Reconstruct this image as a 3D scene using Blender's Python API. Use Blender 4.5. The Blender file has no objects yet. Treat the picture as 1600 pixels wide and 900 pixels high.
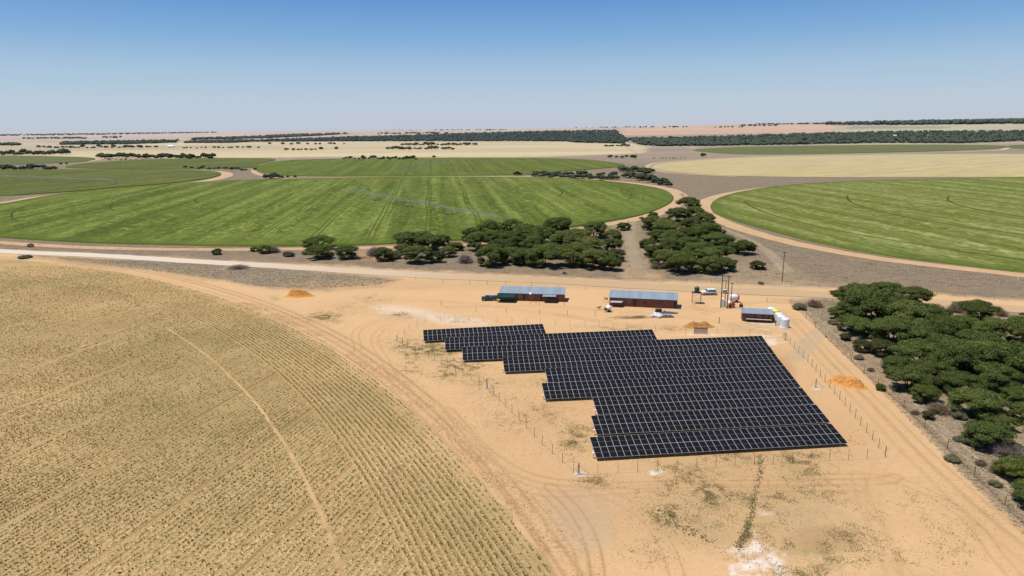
import bpy, math, random
import numpy as np
from math import radians, sin, cos, pi, sqrt, atan, atan2
random.seed(7); rng = np.random.default_rng(7)
S = bpy.context.scene
COL = S.collection

# ------------------------------------------------------------------ survey
F, CX, CY, HC, YH, ROLL = 1067.0, 800.0, 450.0, 51.0, 198.0, radians(0.5)
PITCH = atan((CY - YH) / F)
fw = np.array([0, cos(PITCH), -sin(PITCH)])
_r0 = np.array([1.0, 0, 0]); _u0 = np.array([0, sin(PITCH), cos(PITCH)])
rt = _r0*cos(ROLL) - _u0*sin(ROLL); up = _u0*cos(ROLL) + _r0*sin(ROLL)
U_T = np.array([-2.0, -.75, -.35, 0, .18, .37, .75, 2.0]); A_T = np.array([0, 0, 12, 26, 44, 66, 92, 100.0])
def hz(x, y):
    """terrain height: earth curvature and the long rise of land beyond the woods"""
    x = np.asarray(x, float); y = np.asarray(y, float)
    d = np.sqrt(x*x + y*y)
    t = np.clip((d - 2300)/4700, 0, 1); t = t*t*(3 - 2*t)
    return -d*d/(2*7.4e6) + np.interp(x/np.maximum(y, 1), U_T, A_T)*t
def G(x, y, z=0.0):
    """ground point seen at survey coordinate x, y (z metres above the ground)"""
    d = fw + rt*(x - CX)/F + up*(CY - y)/F
    if d[2] > -1e-5: d[2] = -1e-5
    t = (z - HC)/d[2]
    if d[1]*t < 900: return np.array([d[0]*t, d[1]*t])
    lo, hi = 100.0, 26000.0
    ts = np.geomspace(lo, hi, 400)/d[1]
    zz = HC + d[2]*ts - hz(d[0]*ts, d[1]*ts) - z
    k = np.argmax(zz < 0) if (zz < 0).any() else len(ts) - 1
    if k == 0: k = 1
    a, b = ts[k-1], ts[k]
    for _ in range(20):
        m = (a + b)/2
        if HC + d[2]*m - float(hz(d[0]*m, d[1]*m)) - z < 0: b = m
        else: a = m
    return np.array([d[0]*b, d[1]*b])
def proj(X, Y, Z):
    v = np.stack([X, Y, Z - HC], -1); c = v @ fw
    return CX + F*(v @ rt)/c, CY - F*(v @ up)/c
def px_per_m(x, y):
    g = G(x, y); return F/(g[1]*cos(PITCH) + HC*sin(PITCH))

# ------------------------------------------------------------------ helpers
def link(o, parent=None):
    COL.objects.link(o)
    if parent is not None: o.parent = parent
    return o
def tag(o, label=None, cat=None, group=None, kind=None):
    if label: o['label'] = label
    if cat: o['category'] = cat
    if group: o['group'] = group
    if kind: o['kind'] = kind
    return o
def thing(name, label, cat, loc=(0, 0, 0), rz=0, group=None):
    o = bpy.data.objects.new(name, None); o.location = loc; o.rotation_euler = (0, 0, rz); o.empty_display_size = .3
    return tag(link(o), label, cat, group)
def fast_mesh(name, V, Fq, mats, mi=None, smooth=False):
    V = np.asarray(V, np.float32); Fq = np.asarray(Fq, np.int32)
    me = bpy.data.meshes.new(name); k = Fq.shape[1]
    me.vertices.add(len(V)); me.vertices.foreach_set('co', V.ravel())
    me.loops.add(Fq.size); me.loops.foreach_set('vertex_index', Fq.ravel())
    me.polygons.add(len(Fq)); me.polygons.foreach_set('loop_start', np.arange(0, Fq.size, k, dtype=np.int32))
    if mi is not None: me.polygons.foreach_set('material_index', np.asarray(mi, np.int32))
    me.polygons.foreach_set('use_smooth', np.full(len(Fq), smooth))
    for m in mats: me.materials.append(m)
    me.update(calc_edges=True)
    return me
class MB:
    """collects simple solids into one mesh"""
    def __init__(s): s.v = []; s.f = []; s.m = []; s.sm = []
    def add(s, vs, fs, m=0, sm=False):
        n = len(s.v); s.v += [tuple(map(float, v)) for v in vs]
        for f in fs: s.f.append([i + n for i in f]); s.m.append(m); s.sm.append(sm)
    def box(s, x0, x1, y0, y1, z0, z1, m=0, bev=0):
        if bev:
            b = min(bev, (x1-x0)*.4, (y1-y0)*.4, (z1-z0)*.4); L = []
            for z, i in ((z0, b), (z0+b, 0), (z1-b, 0), (z1, b)):
                L.append([(x0+i+b*(i == 0), y0+i, z), (x1-i-b*(i == 0), y0+i, z), (x1-i, y0+i+b*(i == 0), z), (x1-i, y1-i-b*(i == 0), z),
                          (x1-i-b*(i == 0), y1-i, z), (x0+i+b*(i == 0), y1-i, z), (x0+i, y1-i-b*(i == 0), z), (x0+i, y0+i+b*(i == 0), z)])
            V = sum(L, []); Fs = []
            for k in range(3):
                for j in range(8): Fs.append([k*8+j, k*8+(j+1) % 8, k*8+8+(j+1) % 8, k*8+8+j])
            Fs += [list(range(7, -1, -1)), list(range(24, 32))]
            s.add(V, Fs, m); return
        s.add([(x0,y0,z0),(x1,y0,z0),(x1,y1,z0),(x0,y1,z0),(x0,y0,z1),(x1,y0,z1),(x1,y1,z1),(x0,y1,z1)],
              [[0,3,2,1],[4,5,6,7],[0,1,5,4],[1,2,6,5],[2,3,7,6],[3,0,4,7]], m)
    def tube(s, a, b, r, r2=None, n=6, m=0, sm=True):
        a = np.array(a, float); b = np.array(b, float); d = b - a; L = np.linalg.norm(d); d /= max(L, 1e-9)
        u = np.cross(d, [0, 0, 1] if abs(d[2]) < .9 else [1, 0, 0]); u /= np.linalg.norm(u); w = np.cross(d, u)
        r2 = r if r2 is None else r2; V = []
        for p, q in ((a, r), (b, r2)):
            for k in range(n): t = 2*pi*k/n; V.append(p + q*(cos(t)*u + sin(t)*w))
        s.add(V, [[k, (k+1) % n, n+(k+1) % n, n+k] for k in range(n)], m, sm)
        s.add(V[:n], [list(range(n-1, -1, -1))], m); s.add(V[n:], [list(range(n))], m)
    def lathe(s, prof, n=24, c=(0, 0, 0), m=0, sm=True):
        V = []
        for r, z in prof:
            for k in range(n): t = 2*pi*k/n; V.append((c[0]+r*cos(t), c[1]+r*sin(t), c[2]+z))
        Fs = []
        for i in range(len(prof)-1):
            for k in range(n): Fs.append([i*n+k, i*n+(k+1) % n, (i+1)*n+(k+1) % n, (i+1)*n+k])
        s.add(V, Fs, m, sm); k = len(prof)-1
        s.add(V[:n], [list(range(n-1, -1, -1))], m); s.add(V[k*n:], [list(range(n))], m)
    def prism(s, prof, y0, y1, m=0, inset=0):
        """profile in x,z extruded along y"""
        n = len(prof); V = [(x, y0, z) for x, z in prof] + [(x, y1, z) for x, z in prof]
        s.add(V, [[k, (k+1) % n, n+(k+1) % n, n+k] for k in range(n)] + [list(range(n))[::-1], [n+k for k in range(n)]], m)
    def build(s, name, mats, parent=None, smooth=None):
        if not isinstance(mats, (list, tuple)): mats = [mats]
        me = bpy.data.meshes.new(name); me.from_pydata(s.v, [], s.f)
        for m in mats: me.materials.append(m)
        me.polygons.foreach_set('material_index', s.m); me.polygons.foreach_set('use_smooth', s.sm); me.update()
        return link(bpy.data.objects.new(name, me), parent)
def copy_tree(o, parent=None):
    c = o.copy(); link(c); 
    if parent is not None: c.parent = parent
    for ch in KIDS.get(o.name, []):
        copy_tree(ch, c)
    return c
KIDS = {}
def note_kids(o):
    KIDS[o.name] = [c for c in bpy.data.objects if c.parent == o]
    for c in KIDS[o.name]: note_kids(c)

# smooth value noise in numpy
def _h(ix, iy, seed):
    n = (ix*374761393 + iy*668265263 + seed*1442695041) & 0x7fffffff
    n = (n ^ (n >> 13))*1274126177 & 0x7fffffff
    return ((n ^ (n >> 16)) & 0xffff)/65535.0
def vnoise(x, y, seed=0):
    x = np.asarray(x, float); y = np.asarray(y, float)
    ix = np.floor(x).astype(np.int64); iy = np.floor(y).astype(np.int64); fx = x-ix; fy = y-iy
    fx = fx*fx*(3-2*fx); fy = fy*fy*(3-2*fy)
    return (_h(ix, iy, seed)*(1-fx)+_h(ix+1, iy, seed)*fx)*(1-fy) + (_h(ix, iy+1, seed)*(1-fx)+_h(ix+1, iy+1, seed)*fx)*fy
def fbm(x, y, seed=0, o=4):
    s = 0; a = .5; t = 0
    for k in range(o): s = s + a*vnoise(x*2**k+17*k, y*2**k-9*k, seed+k); t += a; a *= .55
    return s/t

# ------------------------------------------------------------------ materials
class NT:
    def __init__(s, name):
        s.m = bpy.data.materials.new(name); s.m.use_nodes = True; s.t = s.m.node_tree; s.t.nodes.clear()
        s.out = s.n('ShaderNodeOutputMaterial'); s.b = s.n('ShaderNodeBsdfPrincipled'); s.l(s.b.outputs[0], s.out.inputs[0])
        s.b.inputs['Specular IOR Level'].default_value = .2; s.b.inputs['Roughness'].default_value = .9
    def n(s, t, **k):
        o = s.t.nodes.new(t)
        for a, b in k.items(): setattr(o, a, b)
        return o
    def l(s, a, b): s.t.links.new(a, b)
    def pos(s):
        if not hasattr(s, '_p'): s._p = s.n('ShaderNodeNewGeometry').outputs['Position']
        return s._p
    def obj(s): return s.n('ShaderNodeTexCoord').outputs['Object']
    def map(s, v, sc=(1, 1, 1), rot=0):
        if rot:
            a = s.n('ShaderNodeMapping'); s.l(v, a.inputs[0]); a.inputs['Rotation'].default_value = (0, 0, rot); v = a.outputs[0]
        o = s.n('ShaderNodeMapping'); s.l(v, o.inputs[0]); o.inputs['Scale'].default_value = sc; return o.outputs[0]
    def noise(s, v, scale, detail=3, rough=.55, dist=0):
        o = s.n('ShaderNodeTexNoise'); s.l(v, o.inputs['Vector']); o.inputs['Scale'].default_value = scale
        o.inputs['Detail'].default_value = detail; o.inputs['Roughness'].default_value = rough; o.inputs['Distortion'].default_value = dist
        return o.outputs['Fac']
    def mr(s, v, a, b, c=0.0, d=1.0):
        o = s.n('ShaderNodeMapRange'); s.l(v, o.inputs[0])
        for i, q in enumerate((a, b, c, d)): o.inputs[i+1].default_value = q
        return o.outputs[0]
    def math(s, op, a, b=None):
        o = s.n('ShaderNodeMath', operation=op)
        for i, q in enumerate((a, b)):
            if q is None: continue
            if isinstance(q, (int, float)): o.inputs[i].default_value = q
            else: s.l(q, o.inputs[i])
        return o.outputs[0]
    def mix(s, f, a, b, bl='MIX'):
        o = s.n('ShaderNodeMix', data_type='RGBA', blend_type=bl)
        for i, q in ((0, f), (6, a), (7, b)):
            if isinstance(q, (int, float)): o.inputs[i].default_value = q
            elif isinstance(q, tuple): o.inputs[i].default_value = (*q, 1)
            else: s.l(q, o.inputs[i])
        return o.outputs[2]
    def col(s, c):
        if isinstance(c, tuple): s.b.inputs['Base Color'].default_value = (*c, 1)
        else: s.l(c, s.b.inputs['Base Color'])
        return s
    def bump(s, h, st=.3, dist=.05):
        o = s.n('ShaderNodeBump'); s.l(h, o.inputs['Height']); o.inputs['Strength'].default_value = st; o.inputs['Distance'].default_value = dist
        s.l(o.outputs[0], s.b.inputs['Normal'])
    def attr(s, n): o = s.n('ShaderNodeAttribute', attribute_name=n); return o
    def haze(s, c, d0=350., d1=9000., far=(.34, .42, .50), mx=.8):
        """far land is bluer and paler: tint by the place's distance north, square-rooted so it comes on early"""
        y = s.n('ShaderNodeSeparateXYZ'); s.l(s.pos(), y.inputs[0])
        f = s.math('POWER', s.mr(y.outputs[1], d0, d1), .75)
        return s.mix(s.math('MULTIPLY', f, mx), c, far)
def simple(name, c, rough=.8, spec=.2, metal=0, var=.15, scale=6, c2=None):
    t = NT(name); f = t.mr(t.noise(t.obj(), scale, 4), .3, .7)
    c2 = c2 or tuple(x*(1-var) for x in c)
    t.col(t.mix(f, tuple(min(x*(1+var*.5), .95) for x in c), c2))
    t.b.inputs['Roughness'].default_value = rough; t.b.inputs['Specular IOR Level'].default_value = spec; t.b.inputs['Metallic'].default_value = metal
    return t.m
M = {}
M['galv'] = simple('galvanised steel', (.42, .43, .44), .45, .5, .5)
M['steel_dark'] = simple('dark steel', (.07, .05, .04), .7, .3, c2=(.13, .07, .04))
M['rust'] = simple('rusty steel', (.16, .07, .035), .9, .1, var=.4)
M['white'] = simple('white paint', (.78, .78, .77), .5, .4, var=.06)
M['black'] = simple('black plastic', (.02, .02, .022), .5, .4)
M['glass'] = simple('window glass', (.03, .04, .05), .1, .8)
M['rubber'] = simple('rubber', (.025, .025, .025), .9)
M['wood'] = simple('creosote wood', (.10, .062, .04), .9, .1, var=.4)
M['frame'] = simple('panel frame', (.42, .42, .42), .4, .5)
M['concrete'] = simple('concrete', (.5, .47, .42), .9, .1)
M['tank_white'] = simple('white plastic tank', (.70, .72, .73), .45, .4, var=.08, scale=1.5)
M['tank_yellow'] = simple('yellow plastic tank', (.72, .62, .10), .45, .4, var=.08)
M['tank_green'] = simple('green plastic tank', (.012, .09, .06), .45, .4)
M['red'] = simple('red paint', (.55, .06, .03), .6, .3)
M['orange'] = simple('orange plastic', (.70, .20, .05), .6, .3)
M['net'] = simple('green shade net', (.02, .055, .045), .95, .05, var=.5)
M['car_white'] = simple('white car paint', (.80, .80, .80), .25, .5, var=.03)
M['car_green'] = simple('faded green paint', (.05, .06, .052), .5, .4, var=.3)
M['car_grey'] = simple('grey canopy', (.42, .38, .39), .5, .4)
M['lamp'] = simple('lamp lens', (.6, .55, .45), .2, .6)
M['sack'] = simple('woven sack', (.62, .63, .65), .85, .1, var=.25, scale=3)
M['door'] = simple('steel door', (.055, .035, .03), .6, .3)
def m_brick():
    t = NT('red brick'); p = t.n('ShaderNodeTexBrick'); t.l(t.map(t.obj(), (1, 1, 1)), p.inputs['Vector'])
    # walls run along x and y: use x+y for the horizontal axis
    sx = t.n('ShaderNodeSeparateXYZ'); t.l(t.obj(), sx.inputs[0]); cb = t.n('ShaderNodeCombineXYZ')
    t.l(t.math('ADD', sx.outputs[0], sx.outputs[1]), cb.inputs[0]); t.l(sx.outputs[2], cb.inputs[1]); t.l(cb.outputs[0], p.inputs['Vector'])
    p.inputs['Color1'].default_value = (.20, .068, .042, 1); p.inputs['Color2'].default_value = (.125, .043, .03, 1); p.inputs['Mortar'].default_value = (.20, .13, .10, 1)
    p.inputs['Scale'].default_value = 1; p.inputs['Brick Width'].default_value = .26; p.inputs['Row Height'].default_value = .09; p.inputs['Mortar Size'].default_value = .01
    t.col(t.mix(t.mr(t.noise(t.obj(), .9, 3), .35, .7, 0, .3), p.outputs[0], (.30, .16, .11))); return t.m
M['brick'] = m_brick()
def m_roof(name, a, b):
    t = NT(name); w = t.n('ShaderNodeTexWave', wave_type='BANDS', bands_direction='X'); t.l(t.obj(), w.inputs[0]); w.inputs['Scale'].default_value = 2.1
    s = t.noise(t.map(t.obj(), (1.2, .06, .06)), 1.0, 2)
    c = t.mix(t.mr(s, .35, .65), a, b); c = t.mix(t.mr(t.noise(t.obj(), 2.5, 4), .55, .8, 0, .4), c, (.30, .24, .2)); t.col(c)
    t.b.inputs['Roughness'].default_value = .45; t.b.inputs['Metallic'].default_value = .25; t.b.inputs['Specular IOR Level'].default_value = .5
    t.bump(w.outputs['Fac'], .6, .02); return t.m
M['roof'] = m_roof('corrugated iron', (.25, .30, .335), (.31, .36, .39))
def m_cell():
    t = NT('solar cells'); o = t.obj(); br = t.n('ShaderNodeTexBrick'); t.l(o, br.inputs[0]); br.offset = 0
    br.inputs['Color1'].default_value = (.0085, .0083, .0098, 1); br.inputs['Color2'].default_value = (.0105, .0102, .012, 1); br.inputs['Mortar'].default_value = (.022, .022, .024, 1)
    br.inputs['Scale'].default_value = 1; br.inputs['Brick Width'].default_value = .182; br.inputs['Row Height'].default_value = .1; br.inputs['Mortar Size'].default_value = .0035
    r = t.n('ShaderNodeObjectInfo').outputs['Random']
    t.col(t.mix(t.mr(r, 0, 1, 0, .5), br.outputs[0], (.014, .0135, .015)))
    t.b.inputs['Roughness'].default_value = .42; t.b.inputs['Specular IOR Level'].default_value = .04; t.b.inputs['IOR'].default_value = 1.3
    return t.m
M['cell'] = m_cell()
def m_leaf(name, a, b, c, haze=False, far=None):
    t = NT(name); g = t.n('ShaderNodeNewGeometry'); oi = t.n('ShaderNodeObjectInfo')
    f = t.mr(t.noise(t.pos(), .55, 3), .3, .7); k = t.mix(f, a, b)
    k = t.mix(t.mr(g.outputs['Random Per Island'], 0, 1, 0, .55), k, c)
    k = t.mix(t.mr(oi.outputs['Random'], .35, 1, 0, .6), k, tuple(x*.55 for x in a)); k = t.mix(t.mr(oi.outputs['Random'], .4, 0, 0, .5), k, (b[0]*1.25, b[1]*1.1, b[2]*1.1))
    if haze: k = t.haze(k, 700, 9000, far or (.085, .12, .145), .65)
    t.col(k); t.b.inputs['Roughness'].default_value = .75; t.b.inputs['Specular IOR Level'].default_value = .15
    if not haze:
        tr = t.n('ShaderNodeBsdfTranslucent'); t.l(k, tr.inputs[0]); ms = t.n('ShaderNodeMixShader'); ms.inputs[0].default_value = .18
        t.l(t.b.outputs[0], ms.inputs[1]); t.l(tr.outputs[0], ms.inputs[2]); t.l(ms.outputs[0], t.out.inputs[0])
    return t.m
M['leaf'] = m_leaf('thorn tree leaves', (.112, .145, .032), (.180, .220, .052), (.070, .092, .023))
M['leaf_bright'] = m_leaf('bright leaves', (.120, .155, .028), (.17, .205, .040), (.085, .11, .022))
M['leaf_olive'] = m_leaf('olive leaves', (.095, .10, .036), (.15, .14, .05), (.06, .07, .025))
M['leaf_dull'] = m_leaf('dull leaves', (.155, .17, .085), (.22, .22, .12), (.10, .115, .055))
M['twig'] = m_leaf('grey twigs', (.36, .29, .255), (.46, .375, .33), (.22, .175, .15))
M['twig_brown'] = m_leaf('brown twigs', (.36, .26, .165), (.29, .225, .13), (.18, .145, .085))
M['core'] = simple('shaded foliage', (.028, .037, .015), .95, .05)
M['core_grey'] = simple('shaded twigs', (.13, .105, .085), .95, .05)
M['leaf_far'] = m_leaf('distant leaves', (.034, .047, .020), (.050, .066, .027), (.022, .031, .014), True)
M['bark'] = simple('bark', (.09, .065, .045), .95, .05, var=.4)
M['dry_grass'] = m_leaf('dry grass', (.40, .32, .21), (.31, .25, .165), (.47, .385, .26))
M['weed'] = m_leaf('green weeds', (.16, .165, .055), (.26, .21, .09), (.11, .125, .045))
M['stubble'] = m_leaf('dry maize leaves', (.56, .44, .20), (.46, .35, .155), (.64, .52, .26))
M['maize'] = m_leaf('maize plants', (.17, .16, .045), (.25, .21, .07), (.10, .10, .028))

def m_ground():
    t = NT('sand and veld'); c = t.attr('albedo').outputs['Color']; sp = t.n('ShaderNodeSeparateColor'); t.l(t.attr('cover').outputs['Color'], sp.inputs[0])
    grass, veld, far = sp.outputs[0], sp.outputs[1], sp.outputs[2]
    p = t.pos()
    n1 = t.noise(p, .07, 5, .6); n2 = t.noise(p, .9, 4, .65); n3 = t.noise(p, 5.5, 3, .7)
    k = t.mix(t.mr(n1, .3, .7, 0, .35), c, t.mix(1.0, c, (.84, .80, .74), 'MULTIPLY'))
    k = t.mix(t.mr(n2, .42, .72, 0, .42), k, t.mix(1.0, c, (.80, .74, .68), 'MULTIPLY'))
    k = t.mix(t.mr(n3, .48, .74, 0, .5), k, t.mix(1.0, c, (.72, .66, .6), 'MULTIPLY'))
    br = t.math('MULTIPLY', t.mr(t.noise(p, .045, 4, .6), .46, .62), t.mr(t.noise(p, 1.7, 5, .8), .55, .66, 0, .6)); k = t.mix(br, k, t.mix(1.0, c, (.66, .60, .54), 'MULTIPLY'))
    k = t.mix(t.mr(t.noise(p, 2.6, 4, .8), .58, .70, 0, .4), k, t.mix(1.0, c, (1.16, 1.16, 1.14), 'MULTIPLY'))
    # veld: grey-brown tussocks, pale straw and bare spots
    vn = t.noise(t.map(p, (1, .8, 1)), 2.1, 6, .85); vf = t.math('MULTIPLY', veld, t.mr(vn, .44, .6))
    k = t.mix(t.math('MULTIPLY', vf, .8), k, t.mix(1.0, k, (.55, .52, .48), 'MULTIPLY')); v2 = t.noise(t.map(p, (.6, 1, 1)), .33, 5, .8); k = t.mix(t.math('MULTIPLY', veld, t.mr(v2, .50, .60, 0, .6)), k, t.mix(1.0, k, (.58, .56, .52), 'MULTIPLY')); v3 = t.noise(t.map(p, (.5, 1, 1)), .07, 5, .75); k = t.mix(t.math('MULTIPLY', veld, t.mr(v3, .46, .60, 0, .6)), k, t.mix(1.0, k, (1.22, 1.16, 1.02), 'MULTIPLY'))
    vl = t.noise(p, .35, 6, .75); k = t.mix(t.math('MULTIPLY', veld, t.mr(vl, .56, .7, 0, .5)), k, (.36, .275, .17))
    cl = t.noise(t.map(p, (1, 1.5, 1)), 1.5, 5, .8); k = t.mix(t.math('MULTIPLY', far, t.mr(cl, .50, .62, 0, .75)), k, (.29, .165, .075)); k = t.mix(t.math('MULTIPLY', far, t.mr(cl, .45, .36, 0, .5)), k, (.62, .43, .23))  # brown specks paint the small shadows among the clods into the sand colour
    # weeds: dark olive specks whose number follows the painted density
    gn = t.noise(p, 3.4, 5, .8); thr = t.math('SUBTRACT', gn, t.math('MULTIPLY', grass, .12)); gs = t.mr(thr, .42, .36)
    gs = t.math('MULTIPLY', gs, t.mr(grass, .02, .2))
    k = t.mix(t.math('MULTIPLY', gs, .5), k, t.mix(t.mr(t.noise(p, .25, 3), .35, .65), (.17, .165, .07), (.30, .23, .11)))
    t.col(k); t.b.inputs['Specular IOR Level'].default_value = .05
    h = t.math('ADD', n3, t.math('MULTIPLY', vn, veld)); t.bump(h, .35, .12)
    return t.m
M['ground'] = m_ground()
def m_green(name, ang, a=(.100, .134, .018), b=(.165, .198, .038), c=(.050, .070, .009), haze=True):
    t = NT(name); p = t.pos()
    q = t.map(p, (1, 1, 1), ang)                       # rotate so the drill rows run along y
    big = t.noise(t.map(q, (.030, .007, 1)), 1.0, 4, .6); k = t.mix(t.mr(big, .36, .62), a, b)
    st = t.noise(t.map(q, (.16, .004, 1)), 1.0, 3, .6); k = t.mix(t.mr(st, .48, .62, 0, .72), k, c)
    st2 = t.noise(t.map(q, (.9, .02, 1)), 1.0, 2, .6); k = t.mix(t.mr(st2, .5, .7, 0, .22), k, c)
    # lodged, wind combed crop
    wv = t.noise(t.map(q, (.28, .16, 1)), 1.0, 5, .75, .8); k = t.mix(t.mr(wv, .51, .63, 0, .75), k, (b[0]*1.55, b[1]*1.42, b[2]*2.0))
    k = t.mix(t.mr(wv, .47, .38, 0, .75), k, c)
    tn = t.noise(p, .8, 3, .8); k = t.mix(t.mr(tn, .5, .75, 0, .25), k, tuple(x*.6 for x in c))
    # tramlines every 27 m: a pair of narrow dark wheel marks
    sx = t.n('ShaderNodeSeparateXYZ'); t.l(q, sx.inputs[0])
    u = t.math('ADD', sx.outputs[0], t.math('MULTIPLY', t.noise(t.map(q, (.01, .01, 1)), 1, 1), 6.))
    for off in (0, 2.4):
        m = t.math('PINGPONG', t.math('ADD', u, off), 13.5); k = t.mix(t.mr(m, .8, .25, 0, .85), k, tuple(x*.62 for x in a))
    pw = t.math('PINGPONG', t.math('MULTIPLY', u, .5), 6.5); k = t.mix(t.math('MULTIPLY', t.mr(pw, 2.2, 4.2, 0, .45), t.mr(t.noise(t.map(q, (.02, .003, 1)), 1, 2), .4, .58, .2, 1)), k, c)
    e = t.attr('edge').outputs['Fac']; k = t.mix(t.mr(e, .0, 1, 0, .75), k, (.085, .115, .018))
    yb = t.noise(p, .012, 3); k = t.mix(t.mr(yb, .52, .75, 0, .5), k, (.145, .145, .03))
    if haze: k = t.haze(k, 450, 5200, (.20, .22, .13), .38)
    t.col(k); t.b.inputs['Specular IOR Level'].default_value = .05; t.bump(wv, .5, .5)
    return t.m
def m_plain(name, a, b, sc=(.05, .01), ang=0., haze=True, speck=.3):
    t = NT(name); p = t.pos(); q = t.map(p, (1, 1, 1), ang)
    k = t.mix(t.mr(t.noise(t.map(q, (*sc, 1)), 1, 5, .7), .35, .65), a, b)
    k = t.mix(t.mr(t.noise(t.map(q, (.02, .22, 1)), 1, 4, .7), .5, .66, 0, .5), k, tuple(x*.62 for x in b))
    k = t.mix(t.mr(t.noise(p, .35, 5, .8), .5, .72, 0, speck), k, tuple(x*.66 for x in b))
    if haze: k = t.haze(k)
    t.col(k); t.b.inputs['Specular IOR Level'].default_value = .05
    return t.m
def m_track(name, a, b, haze=False):
    """sheet along u (attribute 'across' 0..1) with wheel ruts"""
    t = NT(name); p = t.pos(); u = t.attr('across').outputs['Fac']
    k = t.mix(t.mr(t.noise(p, .11, 5, .7), .35, .65), a, b)
    w = t.noise(t.map(p, (.4, .4, 1)), 1, 4, .75); k = t.mix(t.mr(w, .5, .75, 0, .4), k, tuple(x*.7 for x in b))
    un = t.math('ADD', u, t.math('MULTIPLY', t.math('SUBTRACT', t.noise(p, .03, 2), .5), .25))
    r = t.math('PINGPONG', t.math('MULTIPLY', un, 4.0), .5); k = t.mix(t.mr(r, .1, 0, 0, .45), k, tuple(x*.68 for x in b))
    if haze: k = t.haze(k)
    t.col(k); t.b.inputs['Specular IOR Level'].default_value = .05; return t.m

# ------------------------------------------------------------------ outline tools
def smooth_closed(pts, k=6):
    P = np.array(pts, float); n = len(P); out = []
    for i in range(n):
        a, b, c, d = P[i-1], P[i], P[(i+1) % n], P[(i+2) % n]
        for j in range(k):
            t = j/k; out.append(.5*((2*b)+(-a+c)*t+(2*a-5*b+4*c-d)*t*t+(-a+3*b-3*c+d)*t**3))
    return np.array(out)
def smooth_open(pts, k=8):
    P = np.array(pts, float); P = np.vstack([2*P[0]-P[1], P, 2*P[-1]-P[-2]]); out = []
    for i in range(1, len(P)-2):
        a, b, c, d = P[i-1], P[i], P[i+1], P[i+2]
        for j in range(k):
            t = j/k; out.append(.5*((2*b)+(-a+c)*t+(2*a-5*b+4*c-d)*t*t+(-a+3*b-3*c+d)*t**3))
    out.append(P[-2]); return np.array(out)
def field(name, outline, mat, z=.012, rings=14, lift=0.0):
    W = np.array([G(*p) for p in smooth_closed(outline)]); n = len(W)
    W += (np.stack([vnoise(W[:, 0]*.03, W[:, 1]*.03, 3), vnoise(W[:, 0]*.03, W[:, 1]*.03, 8)], 1)-.5)*2.5
    c = W.mean(0); V = []; E = []
    rr = [1-(i/rings) for i in range(rings)]; rr[1] = .985; rr[2] = .95
    if lift: rr = [1.003] + rr
    for i, r in enumerate(rr):
        Q = c + (W-c)*r; zz = hz(Q[:, 0], Q[:, 1]) + z + (lift if not (lift and i == 0) else -.0)
        V += [(*q, h) for q, h in zip(Q, zz)]; E += [1.0 if r > .98 else (.35 if r > .94 else 0)]*n
    V.append((*c, float(hz(*c))+z+lift)); E.append(0); Fq = []
    for i in range(len(rr)-1):
        for k in range(n): Fq.append([i*n+k, i*n+(k+1) % n, (i+1)*n+(k+1) % n, (i+1)*n+k])
    L = (len(rr)-1)*n
    for k in range(n): Fq.append([L+k, L+(k+1) % n, len(V)-1])
    me = bpy.data.meshes.new(name); me.from_pydata(V, [], Fq); me.materials.append(mat); me.validate(); me.update()
    if me.polygons[len(me.polygons)//2].normal.z < 0: me.flip_normals()
    a = me.attributes.new('edge', 'FLOAT', 'POINT'); a.data.foreach_set('value', E)
    return tag(link(bpy.data.objects.new(name, me)), kind='structure')
def ribbon(name, px, width, mat, z=.02, k=10, nx=4, ragged=.25, world=False):
    P = smooth_open(px, k); W = P if world else np.array([G(*p) for p in P])
    widths = np.full(len(W), width) if np.isscalar(width) else np.interp(np.linspace(0, 1, len(W)), np.linspace(0, 1, len(width)), width)
    T = np.gradient(W, axis=0); T /= np.linalg.norm(T, axis=1)[:, None]; N = np.stack([-T[:, 1], T[:, 0]], 1); V = []; A = []
    for i in range(len(W)):
        wl = widths[i]*(1+ragged*(vnoise(i*.7, 3.3, 1)-.5)); wr = widths[i]*(1+ragged*(vnoise(i*.7, 9.1, 2)-.5))
        for j in range(nx+1):
            s = j/nx; o = -wl/2 + s*(wl+wr)/2; q = W[i]+N[i]*o; V.append((*q, float(hz(*q))+z)); A.append(s)
    Fq = [[i*(nx+1)+j, i*(nx+1)+j+1, (i+1)*(nx+1)+j+1, (i+1)*(nx+1)+j] for i in range(len(W)-1) for j in range(nx)]
    me = bpy.data.meshes.new(name); me.from_pydata(V, [], Fq); me.materials.append(mat); me.update()
    if me.polygons[0].normal.z < 0: me.flip_normals()
    a = me.attributes.new('across', 'FLOAT', 'POINT'); a.data.foreach_set('value', A)
    return tag(link(bpy.data.objects.new(name, me)), kind='structure')
def sd_poly(poly, x, y, sx=1., sy=1.):
    """signed distance (positive inside), stretched axes"""
    P = np.array(poly, float)*[sx, sy]; x = x*sx; y = y*sy; d = np.full(x.shape, 1e18); ins = np.zeros(x.shape, bool); n = len(P)
    for i in range(n):
        a, b = P[i], P[(i+1) % n]; ex, ey = b-a; t = np.clip(((x-a[0])*ex+(y-a[1])*ey)/(ex*ex+ey*ey+1e-12), 0, 1)
        d = np.minimum(d, (x-a[0]-t*ex)**2+(y-a[1]-t*ey)**2)
        c = ((a[1] > y) != (b[1] > y)) & (x < (b[0]-a[0])*(y-a[1])/(b[1]-a[1]+1e-12)+a[0]); ins ^= c
    d = np.sqrt(d); return np.where(ins, d, -d)
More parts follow.
